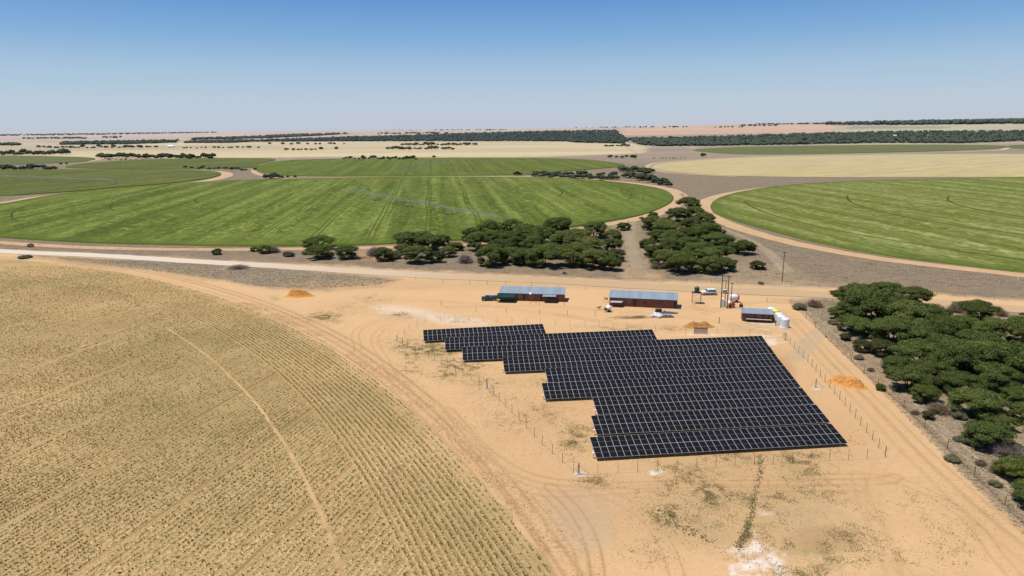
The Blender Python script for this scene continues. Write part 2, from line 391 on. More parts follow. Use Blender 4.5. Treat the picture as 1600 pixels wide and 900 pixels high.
def dist_line(pts, X, Y):
    P = np.array([G(*p) for p in smooth_open(pts, 5)]); d = np.full(X.shape, 1e18)
    for a, b in zip(P[:-1], P[1:]):
        ex, ey = b-a; t = np.clip(((X-a[0])*ex+(Y-a[1])*ey)/(ex*ex+ey*ey+1e-9), 0, 1); d = np.minimum(d, (X-a[0]-t*ex)**2+(Y-a[1]-t*ey)**2)
    return np.sqrt(d)

# ------------------------------------------------------------------ ground
WOODS = [[(380, 220.5), (560, 214), (640, 211.5), (800, 206), (900, 204.5), (962, 204), (972, 212), (980, 221), (975, 224.5), (900, 223), (885, 221), (800, 220.5), (620, 220.8), (400, 221.5)],
         [(980, 216), (1080, 215), (1180, 212), (1300, 208), (1400, 206), (1600, 205), (2000, 203), (2000, 219), (1600, 221), (1500, 224), (1380, 223.5), (1200, 227), (1090, 228.5), (1020, 228.5), (1000, 226), (985, 220)],
         [(1290, 195), (1350, 193), (1450, 191), (1600, 189), (2000, 186), (2000, 190), (1600, 193.5), (1400, 195.5)],
         [(-400, 214), (0, 212.5), (150, 210.8), (340, 207.5), (340, 205.8), (150, 208), (0, 209.8), (-400, 211.5)],
         [(390, 214), (440, 211), (540, 208), (548, 209), (500, 212), (420, 216), (300, 218.5), (300, 217)],
         [(92, 226.5), (100, 222.5), (250, 219.5), (278, 219.5), (275, 223), (200, 225.5)],
         [(-100, 225), (32, 224.5), (32, 227), (-100, 228)],
         [(290, 223.5), (300, 220.8), (380, 219.5), (400, 221.5), (360, 223.5)]]
WEEDS = ((700, 548, 70, 22, 1.), (725, 580, 50, 22, .8), (650, 548, 55, 22, .7), (640, 575, 60, 30, .35), (760, 600, 60, 25, .3), (830, 640, 70, 50, .28), (900, 690, 30, 30, .75), (880, 600, 60, 30, .4),
                              (1245, 728, 48, 26, .95), (1100, 735, 110, 26, .55), (1045, 760, 60, 22, .6), (1110, 775, 60, 26, .7), (1040, 805, 30, 22, .9), (1090, 830, 70, 26, .5), (1220, 790, 110, 50, .5),
                              (1270, 870, 90, 45, .85), (1330, 850, 60, 50, .5), (1150, 720, 90, 20, .6), (1188, 725, 8, 18, 1.1), (1183, 755, 8, 22, 1.3), (1176, 790, 8, 24, 1.4), (1168, 822, 9, 22, 1.4), (1160, 845, 8, 14, 1.3), (505, 496, 32, 10, .9), (480, 500, 60, 14, .3), (625, 492, 32, 5, 1.), (430, 466, 20, 4, .6),
                              (585, 465, 30, 6, .5), (330, 436, 40, 4, .6), (560, 480, 60, 12, .3), (1500, 810, 60, 60, .3), (1430, 770, 40, 30, .25), (1450, 870, 80, 40, .3), (960, 540, 300, 12, .25), (700, 500, 60, 10, .3), (1000, 512, 100, 6, .5),
                              (1090, 480, 20, 6, .5), (800, 640, 60, 60, .2), (930, 750, 40, 12, .6), (1330, 700, 60, 25, .2), (1290, 770, 60, 20, .45), (1010, 850, 60, 50, .15))
def build_ground():
    ys = [18.0]
    while ys[-1] < 26000:
        Y = ys[-1]; ys.append(Y + max(.26 if Y > 55 else 1.5, Y*Y/(HC*F)*.85*(1 if Y < 400 else .9)))
    ys = np.array(ys)
    us = np.concatenate([np.linspace(-3, -.95, 24)[:-1], np.linspace(-.95, .95, 1120), np.linspace(.95, 3, 24)[1:]])
    Yg, Ug = np.meshgrid(ys, us, indexing='ij'); Xg = Ug*Yg; X = Xg.ravel(); Y = Yg.ravel(); Z = hz(X, Y)
    nr, nc = Yg.shape
    px, py = proj(X, Y, Z)
    j1 = (fbm(X*.05, Y*.05, 5)-.5); j2 = (fbm(X*.35, Y*.35, 11)-.5)
    jx = px + j1*16 + j2*8; jy = py + j1*7 + j2*5
    near = Y < 420
    A = np.zeros((len(X), 3)); A[:] = (.575, .375, .195)
    g = np.zeros(len(X)); v = np.zeros(len(X))
    def sm(d, w): t = np.clip(d/w*.5+.5, 0, 1); return t*t*(3-2*t)
    def lay(mask, c): A[:] = A*(1-mask[:, None]) + np.array(c)*mask[:, None]
    # grey veld north of the gravel road
    road = np.interp(px, [-400, 0, 280, 560, 800, 1000, 1300, 1600, 2200], [372, 388, 404, 417, 428, 438.5, 449, 468, 500])
    vm = sm(road - jy, 4); lay(vm, (.25, .198, .138)); v = np.maximum(v, vm)
    # southern veld strip and the strip right of the boundary fence
    for poly, w in ([[(30, 397), (300, 409), (430, 417), (520, 425), (630, 437), (600, 446), (500, 453), (420, 449), (330, 436), (250, 425), (120, 412)], 5],
                    [[(1236, 470), (1262, 492), (1300, 530), (1340, 568), (1372, 602), (1410, 640), (1452, 682), (1500, 735), (1550, 782), (1600, 828), (1700, 920), (2600, 920), (2600, 480), (1600, 484), (1400, 474), (1290, 466)], 6]):
        m = sm(sd_poly(poly, jx, jy), w); lay(m, (.30, .24, .165)); v = np.maximum(v, m)
    # sandy verges
    for poly, w, c in ([[(560, 392), (600, 380), (640, 392), (600, 410), (565, 405)], 8, (.42, .26, .16)],
                       [[(960, 350), (1000, 345), (1008, 380), (1015, 432), (985, 436), (960, 425), (975, 390)], 8, (.33, .255, .165)],
                       [[(1090, 420), (1180, 405), (1290, 440), (1240, 448), (1100, 440)], 10, (.32, .25, .16)],
                       [[(975, 418), (1035, 425), (1040, 438), (965, 436)], 6, (.44, .30, .18)]):
        lay(sm(sd_poly(poly, jx, jy), w), c)
    # far country, laid out band by band
    far = [
      ([(-900, 252), (100, 247), (390, 246.5), (520, 245), (800, 246), (1010, 240), (1010, 226), (960, 223), (500, 222), (300, 221), (-900, 226)], (.48, .395, .225)),
      ([(-900, 235), (60, 233), (440, 231), (440, 227), (-900, 229)], (.40, .34, .22)),
      ([(-900, 226), (0, 222), (400, 218), (960, 205), (960, 196), (-900, 205)], (.42, .325, .245)),
      ([(-900, 219), (0, 216), (260, 213), (500, 211), (500, 207), (-900, 212)], (.45, .345, .27)),
      ([(440, 223), (960, 223), (960, 219), (440, 219)], (.47, .39, .25)),
      ([(985, 240), (1140, 229), (1200, 229), (1600, 224), (2400, 220), (2400, 228), (1600, 233), (1300, 246), (1000, 248)], (.27, .215, .15)),
      ([(1000, 230), (1600, 223), (2400, 219), (2400, 216), (1600, 219), (1000, 226)], (.40, .33, .23)),
      ([(968, 212), (1310, 207), (1340, 202), (1300, 196), (1180, 195.5), (966, 200)], (.50, .32, .20)),
      ([(968, 201), (1200, 196.5), (1320, 196), (1200, 190), (966, 196)], (.46, .31, .22)),
      ([(1300, 207), (1600, 204), (2400, 202), (2400, 190), (1600, 193), (1310, 197)], (.38, .35, .21)),
      ([(1320, 201), (1470, 200), (1500, 197.5), (1330, 198)], (.17, .18, .11)),
    ]
    for poly, c in far: lay(sm(sd_poly(poly, px, jy*.3+py*.7, .12, 1), 1.2)*(py < 262), c); 
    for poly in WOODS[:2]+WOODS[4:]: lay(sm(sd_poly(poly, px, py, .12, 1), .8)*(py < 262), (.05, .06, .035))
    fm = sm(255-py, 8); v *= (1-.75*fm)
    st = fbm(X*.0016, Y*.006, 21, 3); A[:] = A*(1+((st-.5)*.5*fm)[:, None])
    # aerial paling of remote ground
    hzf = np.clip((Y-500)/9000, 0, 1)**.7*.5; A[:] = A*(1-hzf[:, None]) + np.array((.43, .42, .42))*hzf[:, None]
    # tracks: pairs of ruts on the sand
    def ruts(pts, gauge=1.7, w=.42, k=.35, dark=(.40, .245, .115), band=0, bc=(.52, .345, .175), bk=.5):
        Wb = np.array([G(*p) for p in pts]); b0 = Wb.min(0)-9; b1 = Wb.max(0)+9; idx = np.where(near & (X > b0[0]) & (X < b1[0]) & (Y > b0[1]) & (Y < b1[1]))[0]; d = dist_line(pts, X[idx], Y[idx]); wob = .5+fbm(X[idx]*.15, Y[idx]*.15, 31)
        if band: m = np.clip(1-(d/band)**4, 0, 1)*bk*wob.clip(0, 1); A[idx] = A[idx]*(1-m[:, None])+np.array(bc)*m[:, None]; g[idx] *= 1-m; v[idx] *= 1-m
        m = np.exp(-((d-gauge/2)/(w*.7))**2)*min(1, k*1.8)*wob; A[idx] = A[idx]*(1-m[:, None])+np.array(dark)*m[:, None]; g[idx] *= (1-m).clip(0, 1)
    # weeds by patch: (x, y, rx, ry, strength)
    for cx, cy, rx, ry, s in WEEDS:
        q = ((px-cx)/rx)**2+((py-cy)/ry)**2; mm = np.exp(-q*1.2)*s*(.4+1.1*fbm(X*.16, Y*.16, 41)); g = np.maximum(g, mm)
    g = np.where(py > 405, g, 0)*(1-vm)
    gt = np.clip(g, 0, 1)*np.clip((fbm(X*.55, Y*.55, 47)-.44)*5, 0, 1)*.75*(px > 0)*(py > 405); lay(gt, (.34, .265, .115))
    # soil tones
    def blob(cx, cy, rx, ry, c, s=.8, f=.35):
        q = ((px-cx)/rx)**2+((py-cy)/ry)**2; m = np.clip(1.25-q, 0, 1)*s*np.clip(.3+1.5*fbm(X*f, Y*f, 51), 0, 1.2); lay(np.clip(m, 0, 1), c); return m
    blob(1165, 790, 300, 90, (.44, .29, .145), .35); blob(1000, 700, 420, 160, (.47, .30, .15), .4, .06); blob(1290, 840, 66, 20, (.42, .26, .13), 1.2)
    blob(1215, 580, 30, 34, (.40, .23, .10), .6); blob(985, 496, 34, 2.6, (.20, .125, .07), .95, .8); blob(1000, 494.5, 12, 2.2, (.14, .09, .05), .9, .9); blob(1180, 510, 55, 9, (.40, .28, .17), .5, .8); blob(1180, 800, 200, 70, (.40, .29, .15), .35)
    blob(1060, 445, 300, 9, (.51, .37, .22), .5, .05); blob(700, 445, 300, 10, (.50, .33, .17), .6, .05); blob(900, 790, 70, 40, (.36, .285, .20), .32, .9); blob(905, 835, 60, 40, (.42, .33, .22), .5)
    blob(1220, 640, 240, 120, (.49, .31, .15), .4, .08)
    # chalk
    for a in ((1180, 895, 62, 60, 1.3), (1184, 858, 26, 34, 1.2), (1178, 835, 9, 16, .9), (1205, 535, 24, 7, .9), (1025, 738, 20, 5, 1.), (905, 741, 14, 4, 1.), (1030, 793, 9, 4, .6), (1276, 607, 8, 3, .9), (1195, 800, 26, 8, .5), (1100, 523, 50, 2.4, .5), (1200, 508, 50, 10, .35), (1190, 525, 40, 6, .5)):
        q = ((px-a[0])/a[2])**2+((py-a[1])/a[3])**2; m = np.clip((.6-q)*1.2+2.6*(fbm(X*.9, Y*.9, 91, 5)-.5)+1.8*(fbm(X*.2, Y*.2, 95)-.5), 0, 1)*np.clip(2.6-q, 0, 1)*a[4]*.85; lay(np.clip(m, 0, 1), (.68, .60, .50)); g *= np.clip(1-m, 0, 1)
    m = sm(sd_poly([(575, 476), (625, 478), (700, 494), (765, 503), (760, 509), (690, 507), (645, 495), (590, 486)], jx, jy), 7)*.55; lay(m, (.68, .58, .46))
    ruts([(-60, 399), (120, 408), (240, 427), (345, 452), (450, 488), (560, 543), (660, 618), (740, 694), (820, 790), (900, 905)], 2.0, .5, .5, band=3.6)
    ruts([(-60, 403), (120, 414), (230, 433), (335, 460), (440, 498), (545, 554), (645, 632), (725, 712), (800, 805), (860, 905)], 1.8, .4, .45)
    ruts([(560, 545), (556, 520), (580, 505), (620, 497)], 1.7, .35, .4); ruts([(620, 600), (600, 560), (585, 530), (610, 505), (640, 497)], 1.7, .3, .3)
    ruts([(700, 640), (760, 705), (830, 745), (920, 757), (1000, 758), (1350, 752), (1400, 745)], 1.8, .4, .35, band=2.2); ruts([(780, 745), (850, 770), (940, 768), (1040, 762), (1340, 762)], 1.8, .35, .3)
    ruts([(860, 760), (900, 800), (925, 850), (935, 905)], 1.7, .3, .5); ruts([(840, 775), (880, 820), (905, 860), (915, 905)], 1.6, .25, .4); ruts([(930, 765), (1000, 800), (1040, 850), (1060, 905)], 1.8, .25, .35)
    ruts([(1215, 488), (1250, 520), (1290, 566), (1350, 630), (1430, 715), (1520, 800), (1640, 900)], 2.2, .6, .22, band=5., bc=(.53, .35, .18), bk=.75)
    ruts([(1245, 500), (1300, 560), (1380, 640), (1460, 720), (1560, 810), (1640, 870)], 1.9, .4, .3); ruts([(1340, 740), (1350, 780), (1370, 830), (1400, 905)], 1.8, .4, .16, band=2.5)
    ruts([(1400, 700), (1370, 740), (1365, 800), (1390, 860), (1420, 905)], 1.7, .3, .12); ruts([(1290, 745), (1400, 750), (1500, 800), (1560, 870), (1590, 905)], 1.7, .3, .3)
    for pts in ([(640, 450), (760, 445), (900, 448), (1100, 458), (1250, 462)], [(700, 480), (830, 478), (940, 484), (1100, 500), (1200, 520)], [(950, 500), (1000, 485), (1080, 470), (1150, 462)], [(560, 470), (680, 470), (780, 480), (930, 500)],
                [(870, 490), (960, 505), (1080, 515), (1220, 520)], [(1100, 490), (1160, 475), (1230, 470)]): ruts(pts, 1.7, .45, .28)
    for pts in ([(988, 345), (984, 370), (990, 400), (1000, 430)], [(1062, 300), (1080, 325), (1110, 350), (1165, 372), (1200, 395), (1230, 425)], [(1240, 560), (1300, 505), (1400, 478)]): ruts(pts, 1.9, .5, .4, (.42, .34, .23), band=2.6, bc=(.38, .30, .2), bk=.55)
    ruts([(1258, 486), (1300, 522), (1350, 570), (1410, 620), (1480, 680), (1560, 755), (1640, 830)], 1.8, .4, .5, (.46, .38, .26))
    dc = np.hypot(X+332., Y+66.)-363.; clod = np.exp(-((dc-3.2)/3.)**2)*.9*(Y < 200)
    for cx, cy, rx, ry, s in ((830, 640, 90, 60, .5), (1500, 800, 70, 60, .6), (1000, 545, 300, 14, .3), (1150, 790, 200, 60, .45), (1240, 650, 20, 60, .3), (620, 520, 60, 20, .4)): clod = np.maximum(clod, np.exp(-(((px-cx)/rx)**2+((py-cy)/ry)**2))*s)
    idx = np.arange(len(X)).reshape(nr, nc); Fq = np.stack([idx[:-1, :-1], idx[:-1, 1:], idx[1:, 1:], idx[1:, :-1]], -1).reshape(-1, 4)
    # low relief on the sand near the works
    rel = np.where(Y < 420, (fbm(X*.25, Y*.25, 61)-.5)*.05, 0)
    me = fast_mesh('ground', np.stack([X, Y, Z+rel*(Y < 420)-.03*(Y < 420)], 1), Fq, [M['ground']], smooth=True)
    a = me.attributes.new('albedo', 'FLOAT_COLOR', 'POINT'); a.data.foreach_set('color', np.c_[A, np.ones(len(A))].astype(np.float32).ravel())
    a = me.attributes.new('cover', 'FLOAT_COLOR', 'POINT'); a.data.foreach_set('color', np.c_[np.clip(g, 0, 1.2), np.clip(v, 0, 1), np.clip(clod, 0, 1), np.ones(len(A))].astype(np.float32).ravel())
    tag(link(bpy.data.objects.new('ground', me)), kind='structure')
build_ground()

# ------------------------------------------------------------------ fields, roads, tracks
def heading(a, b):
    d = G(*b)-G(*a); return atan2(d[1], d[0])
angA = pi/2-heading((617, 365), (647, 280)); angR = pi/2-heading((1200, 322), (1550, 397)); angC = pi/2-heading((60, 300), (330, 268))
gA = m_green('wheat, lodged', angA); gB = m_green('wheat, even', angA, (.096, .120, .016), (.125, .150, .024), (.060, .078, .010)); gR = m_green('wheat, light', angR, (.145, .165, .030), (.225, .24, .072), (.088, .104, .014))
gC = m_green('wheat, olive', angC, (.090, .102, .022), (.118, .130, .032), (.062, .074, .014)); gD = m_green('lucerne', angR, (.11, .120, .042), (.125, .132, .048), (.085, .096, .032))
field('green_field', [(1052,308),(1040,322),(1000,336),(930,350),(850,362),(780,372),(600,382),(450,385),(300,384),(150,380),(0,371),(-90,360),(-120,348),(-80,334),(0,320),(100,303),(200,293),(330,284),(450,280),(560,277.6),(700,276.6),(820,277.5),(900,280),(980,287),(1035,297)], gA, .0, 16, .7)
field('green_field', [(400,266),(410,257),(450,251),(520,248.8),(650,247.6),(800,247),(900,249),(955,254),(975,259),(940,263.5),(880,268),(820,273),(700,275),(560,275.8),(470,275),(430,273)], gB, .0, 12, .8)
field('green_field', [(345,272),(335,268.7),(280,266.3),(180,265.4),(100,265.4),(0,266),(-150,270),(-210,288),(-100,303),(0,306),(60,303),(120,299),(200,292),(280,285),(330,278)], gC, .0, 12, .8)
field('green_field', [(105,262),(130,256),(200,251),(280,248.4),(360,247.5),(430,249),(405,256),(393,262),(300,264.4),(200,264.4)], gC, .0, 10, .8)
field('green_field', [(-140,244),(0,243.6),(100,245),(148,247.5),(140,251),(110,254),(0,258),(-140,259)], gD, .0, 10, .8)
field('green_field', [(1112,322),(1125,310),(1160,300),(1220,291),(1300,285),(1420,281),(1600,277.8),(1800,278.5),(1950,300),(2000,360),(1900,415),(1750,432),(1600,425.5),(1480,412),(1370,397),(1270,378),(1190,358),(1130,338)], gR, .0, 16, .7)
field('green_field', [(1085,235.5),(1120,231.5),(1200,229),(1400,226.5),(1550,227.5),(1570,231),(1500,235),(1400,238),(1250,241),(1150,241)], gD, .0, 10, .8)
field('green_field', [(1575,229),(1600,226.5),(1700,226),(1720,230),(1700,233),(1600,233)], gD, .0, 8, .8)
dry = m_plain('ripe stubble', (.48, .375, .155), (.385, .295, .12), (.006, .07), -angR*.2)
field('stubble_field', [(1020,262),(1030,256),(1080,251),(1200,245),(1400,241.5),(1600,240.5),(1750,243),(1780,260),(1750,274),(1600,276.3),(1400,276.8),(1250,276.5),(1130,274),(1050,268.5)], dry, .15, 10)
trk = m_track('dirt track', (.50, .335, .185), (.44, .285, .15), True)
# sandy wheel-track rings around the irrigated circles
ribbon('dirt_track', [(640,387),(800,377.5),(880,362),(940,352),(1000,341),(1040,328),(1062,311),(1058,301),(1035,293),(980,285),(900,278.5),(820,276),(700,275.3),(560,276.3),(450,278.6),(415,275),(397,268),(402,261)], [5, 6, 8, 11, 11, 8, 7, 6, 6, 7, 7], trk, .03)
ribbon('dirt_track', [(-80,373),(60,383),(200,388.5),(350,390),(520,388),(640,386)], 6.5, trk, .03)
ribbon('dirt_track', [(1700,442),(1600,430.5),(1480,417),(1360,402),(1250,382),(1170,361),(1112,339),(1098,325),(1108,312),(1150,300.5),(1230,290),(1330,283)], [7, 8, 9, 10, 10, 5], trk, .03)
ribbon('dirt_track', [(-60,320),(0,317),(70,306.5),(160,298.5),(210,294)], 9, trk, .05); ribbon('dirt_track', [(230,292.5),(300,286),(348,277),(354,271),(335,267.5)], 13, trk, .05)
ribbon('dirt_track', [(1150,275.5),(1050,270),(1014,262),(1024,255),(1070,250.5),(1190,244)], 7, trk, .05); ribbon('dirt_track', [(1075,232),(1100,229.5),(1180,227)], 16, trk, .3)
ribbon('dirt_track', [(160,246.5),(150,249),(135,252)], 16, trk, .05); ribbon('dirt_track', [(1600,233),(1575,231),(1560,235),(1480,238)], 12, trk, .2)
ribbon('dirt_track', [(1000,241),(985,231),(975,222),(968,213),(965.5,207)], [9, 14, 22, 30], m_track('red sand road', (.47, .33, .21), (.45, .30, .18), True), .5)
def m_road():
    t = NT('gravel road'); p = t.pos(); u = t.attr('across').outputs['Fac']; sx = t.n('ShaderNodeSeparateXYZ'); t.l(p, sx.inputs[0])
    ch = t.mr(t.math('ADD', sx.outputs[0], t.math('MULTIPLY', t.noise(p, .03, 4, .7), 60.)), 40, -110)
    k = t.mix(ch, (.50, .375, .225), (.66, .60, .51)); k2 = t.mix(ch, (.43, .30, .165), (.56, .48, .37))
    k = t.mix(t.mr(t.noise(p, .12, 5, .7), .35, .65), k, k2); c = t.math('PINGPONG', t.math('ADD', u, .5), .5)
    k = t.mix(t.mr(c, .32, .5, 0, .6), k2, k); k = t.mix(t.mr(t.noise(t.map(p, (.05, .6, 1)), 1, 4, .7), .5, .7, 0, .35), k, k2)
    e = t.math('PINGPONG', u, .5); k = t.mix(t.mr(t.math('ADD', e, t.math('MULTIPLY', t.noise(p, .4, 4, .7), .12)), .13, .05, 0, .9), k, (.38, .275, .165))
    t.col(k); t.b.inputs['Specular IOR Level'].default_value = .05; return t.m
ribbon('gravel_road', [(-260,378),(0,392.5),(150,399),(280,407),(420,415),(560,424),(700,432),(850,438),(1000,446.5),(1150,454),(1300,461),(1450,472),(1600,484),(1900,510)], [7.5, 8, 9, 9, 8.5], m_road(), .05, 10, 8, .2)
vt = m_track('pale veld track', (.32, .25, .16), (.26, .20, .13)); 
ribbon('dirt_track', [(986,346),(984,370),(989,400),(1000,431)], 4.2, vt, .03); ribbon('dirt_track', [(1064,302),(1082,326),(1112,350),(1165,372),(1205,396),(1235,425)], 3.2, vt, .03)
wl = m_plain('wheel mark in the crop', (.052, .062, .012), (.075, .08, .018), haze=False)
def ring(c, px_, a0, a1, w=1.3):
    c = np.array(c, float); r = np.linalg.norm(G(*px_)-c); th = np.linspace(radians(a0), radians(a1), 60)
    ribbon('wheel_track', [(c[0]+r*cos(a), c[1]+r*sin(a)) for a in th], w, wl, .75, 1, 2, .3, True)
ring((411, 396), (1331, 318), 150, 215); ring((411, 396), (1487, 318), 140, 235); ring((411, 396), (1170, 322), 165, 235)
ring((-124, 548), (18, 338), 155, 225); ring((-124, 548), (172, 325), 160, 220); ring((-124, 548), (305, 315), 170, 215); ring((-124, 548), (985, 310), -20, 20); ring((-124, 548), (873, 308), -15, 15)
# the dry maize circle on the left
CC = np.array([-332., -66.]); CR = 363.0
_pts = np.array([G(*p) for p in [(0,405),(100,411),(200,427),(300,452),(430,505),(560,580),(700,690),(800,795),(860,890)]])
_A = np.c_[2*_pts, np.ones(len(_pts))]; _s = np.linalg.lstsq(_A, (_pts**2).sum(1), rcond=None)[0]; CC = _s[:2]; CR = sqrt(_s[2]+CC@CC)
rowdir = heading((40, 730), (400, 552)); R_IN = CR-15.5
wheel = [np.linalg.norm(G(*p)-CC) for p in ((350, 583), (430, 675), (480, 765))]; RW = sum(wheel)/3
WL = [(262, 514), (276, 523), (306, 543), (335, 565), (360, 589), (383, 612), (402, 633), (420, 658), (443, 692), (467, 733), (484, 766), (500, 800), (514, 835), (527, 873), (540, 915)]
def crop_density(X, Y):
    return np.clip(.15+1.25*(fbm(X*.05+.3*Y*.05, Y*.05, 71)-.2), 0, 1)*(.55+.9*fbm(X*.3, Y*.3, 77))
def build_crop():
    nth, nrad = 520, 150
    th = np.linspace(radians(-8), radians(122), nth); rr = CR-np.concatenate([np.linspace(0, 60, 100), np.linspace(61, 360, nrad-100)])
    T, Rr = np.meshgrid(th, rr, indexing='ij'); X = CC[0]+Rr*np.cos(T); Y = CC[1]+Rr*np.sin(T)
    e = (fbm(X*.3, Y*.3, 66)-.5)*2.2; f = np.clip((Rr-CR+4)/4, 0, 1); X += np.cos(T)*e*f; Y += np.sin(T)*e*f
    X = X.ravel(); Y = Y.ravel(); idx = np.arange(len(X)).reshape(nth, nrad)
    Fq = np.stack([idx[:-1, :-1], idx[:-1, 1:], idx[1:, 1:], idx[1:, :-1]], -1).reshape(-1, 4)[:, ::-1]
    t = NT('maize stubble'); p = t.pos(); sx = t.n('ShaderNodeSeparateXYZ'); t.l(p, sx.inputs[0])
    dx = t.math('SUBTRACT', sx.outputs[0], float(CC[0])); dy = t.math('SUBTRACT', sx.outputs[1], float(CC[1]))
    r = t.math('SQRT', t.math('ADD', t.math('MULTIPLY', dx, dx), t.math('MULTIPLY', dy, dy)))
    q = t.map(p, (1, 1, 1), -rowdir)                    # rows run along x of q
    qs = t.n('ShaderNodeSeparateXYZ'); t.l(q, qs.inputs[0]); inner = t.mr(r, R_IN+.3, R_IN-.3)
    a, b = (.53, .345, .16), (.58, .40, .19)
    k = t.mix(t.mr(t.noise(p, .04, 5, .65), .35, .65), a, b)
    stn = t.noise(t.map(q, (.05, .6, 1)), 1, 4, .7); k = t.mix(t.math('MULTIPLY', inner, t.mr(stn, .48, .72, 0, .65)), k, (.27, .20, .085))
    sp = t.noise(t.map(q, (2.2, 3.4, 1)), 1, 5, .85); k = t.mix(t.mr(sp, .46, .58, 0, .85), k, (.21, .135, .05))
    k = t.mix(t.mr(t.noise(p, 3.7, 4, .8), .56, .7, 0, .45), k, (.54, .40, .20))
    # darker planter passes and the rows themselves
    m = t.math('PINGPONG', t.math('ADD', qs.outputs[1], 3.), 9.1); k = t.mix(t.math('MULTIPLY', inner, t.math('MULTIPLY', t.mr(m, .36, .15, 0, .95), t.mr(t.noise(t.map(q, (.012, .1, 1)), 1, 2), .42, .56, .15, 1))), k, (.22, .115, .05))
    ri = t.math('PINGPONG', qs.outputs[1], .455); rc = t.math('PINGPONG', r, .455)
    k = t.mix(t.math('MULTIPLY', inner, t.mr(ri, .20, .04, 0, .5)), k, (.20, .155, .055))
    k = t.mix(t.math('MULTIPLY', t.math('SUBTRACT', 1., inner), t.mr(rc, .18, .04, 0, .65)), k, (.19, .15, .055))
    pass
    edge = t.mr(r, CR-3.2, CR-.6); k = t.mix(t.math('MULTIPLY', edge, t.mr(t.noise(p, .5, 4, .7), .35, .6)), k, (.50, .325, .165))
    gm = t.mr(t.noise(p, .022, 4, .6), .42, .64, 0, .5); k = t.mix(gm, k, (.19, .15, .055))
    t.col(k); t.b.inputs['Specular IOR Level'].default_value = .05; t.bump(t.math('ADD', sp, ri), .4, .15)
    me = fast_mesh('maize_field', np.stack([X, Y, np.full(len(X), .055)], 1), Fq, [t.m], smooth=True)
    if me.polygons[0].normal.z < 0: me.flip_normals()
    tag(link(bpy.data.objects.new('maize_field', me)), kind='structure')
    # the plants: one stuff mesh of leaf blades standing in their rows
    pts = []
    ca, sa = cos(rowdir), sin(rowdir)
    Rr0 = 300
    # straight rows
    for j in range(-420, 420):
        off = j*.91; c = CC@np.array([-sa, ca]) + off
        n = int(2*CR/.25); s = (np.arange(n)-n/2)*.25 + rng.uniform(-.12, .12, n) + CC@np.array([ca, sa])
        lat = c+rng.normal(0, .045, n); x = s*ca-lat*sa; y = s*sa+lat*ca; d = np.hypot(x-CC[0], y-CC[1])
        ok = (d < R_IN-.3) & (y > 52) & (x > -.86*y-4) & (y < 250) & (x < .2*y+10)
        if ok.any(): pts.append(np.stack([x[ok], y[ok]], 1))
    for k in range(17):
        rad = R_IN+.4+k*.91; th = np.arange(0, radians(125), .25/rad); th = th+rng.uniform(-.1, .1, len(th))/rad; q = rad+rng.normal(0, .04, len(th))
        x = CC[0]+q*np.cos(th); y = CC[1]+q*np.sin(th); ok = (y > 52) & (x > -.86*y-4) & (y < 260)
        if k > 13: ok &= rng.random(len(x)) < .5
        pts.append(np.stack([x[ok], y[ok]], 1)[rng.random(ok.sum()) < .97])
    P = np.concatenate(pts); dens = crop_density(P[:, 0], P[:, 1]); d = np.hypot(P[:, 0]-CC[0], P[:, 1]-CC[1])
    rim = d > R_IN
    keep = rng.random(len(P)) < np.where(rim, .6+.5*dens, .42+.85*dens)*np.clip(1.35-P[:, 1]/260, .25, 1)
    keep &= dist_line(WL, P[:, 0], P[:, 1]) > .3
    lat = P@np.array([-sa, ca]); pm = np.abs(((lat+3.) % 18.2)-0); pm = np.minimum(pm, 18.2-pm); keep &= (pm > .42) | rim
    P = P[keep]; rim = rim[keep]; dens = dens[keep]; n = len(P)
    green = rng.random(n) < np.where(rim, .75, .10+.62*np.clip((fbm(P[:, 0]*.045, P[:, 1]*.045, 81)-.35)*3, 0, 1))
    for gsel, nm, mat, lab in ((green, 'maize_plants', M['maize'], 0), (~green, 'dry_maize', M['stubble'], 1)):
        Q = P[gsel]; m = len(Q); B = 3; V = np.zeros((m, B, 4, 3)); h = rng.uniform(.10, .26, m)*(1 if lab == 0 else .5)
        for b in range(B):
            t0 = rng.uniform(0, 2*pi, m); w = rng.uniform(.05, .09, m); L = rng.uniform(.12, .27, m); dx, dy = np.cos(t0), np.sin(t0)
            z0 = .05; V[:, b, 0] = np.stack([Q[:, 0]-dy*w*.5, Q[:, 1]+dx*w*.5, np.full(m, z0)], 1); V[:, b, 1] = np.stack([Q[:, 0]+dy*w*.5, Q[:, 1]-dx*w*.5, np.full(m, z0)], 1)
            V[:, b, 2] = np.stack([Q[:, 0]+dx*L+dy*w, Q[:, 1]+dy*L-dx*w, z0+h], 1); V[:, b, 3] = np.stack([Q[:, 0]+dx*L-dy*w, Q[:, 1]+dy*L+dx*w, z0+h*rng.uniform(.6, 1.1, m)], 1)
        V = V.reshape(-1, 3); me = fast_mesh(nm, V, np.arange(len(V)).reshape(-1, 4), [mat])
        o = link(bpy.data.objects.new(nm, me))
        tag(o, ('small green maize plants in rows on the tan circular field' if lab == 0 else 'dry straw coloured stubble leaves between the maize plants'), 'crop', kind='stuff')
    print('crop plants', n)
build_crop()
ribbon('wheel_track', WL, [.2, .3, .5, .55, .55], m_plain('bare wheel line', (.52, .345, .165), (.44, .285, .13), haze=False), .06, 6, 2, .5)
for wl_ in ([(375, 702), (452, 640), (520, 592)], [(480, 862), (560, 782), (628, 726)], [(500, 872), (590, 792), (648, 742)]):
    ribbon('wheel_track', wl_, 1.0, m_plain('pressed wheel line', (.42, .27, .13), (.36, .23, .105), haze=False), .062, 6, 2, .6)

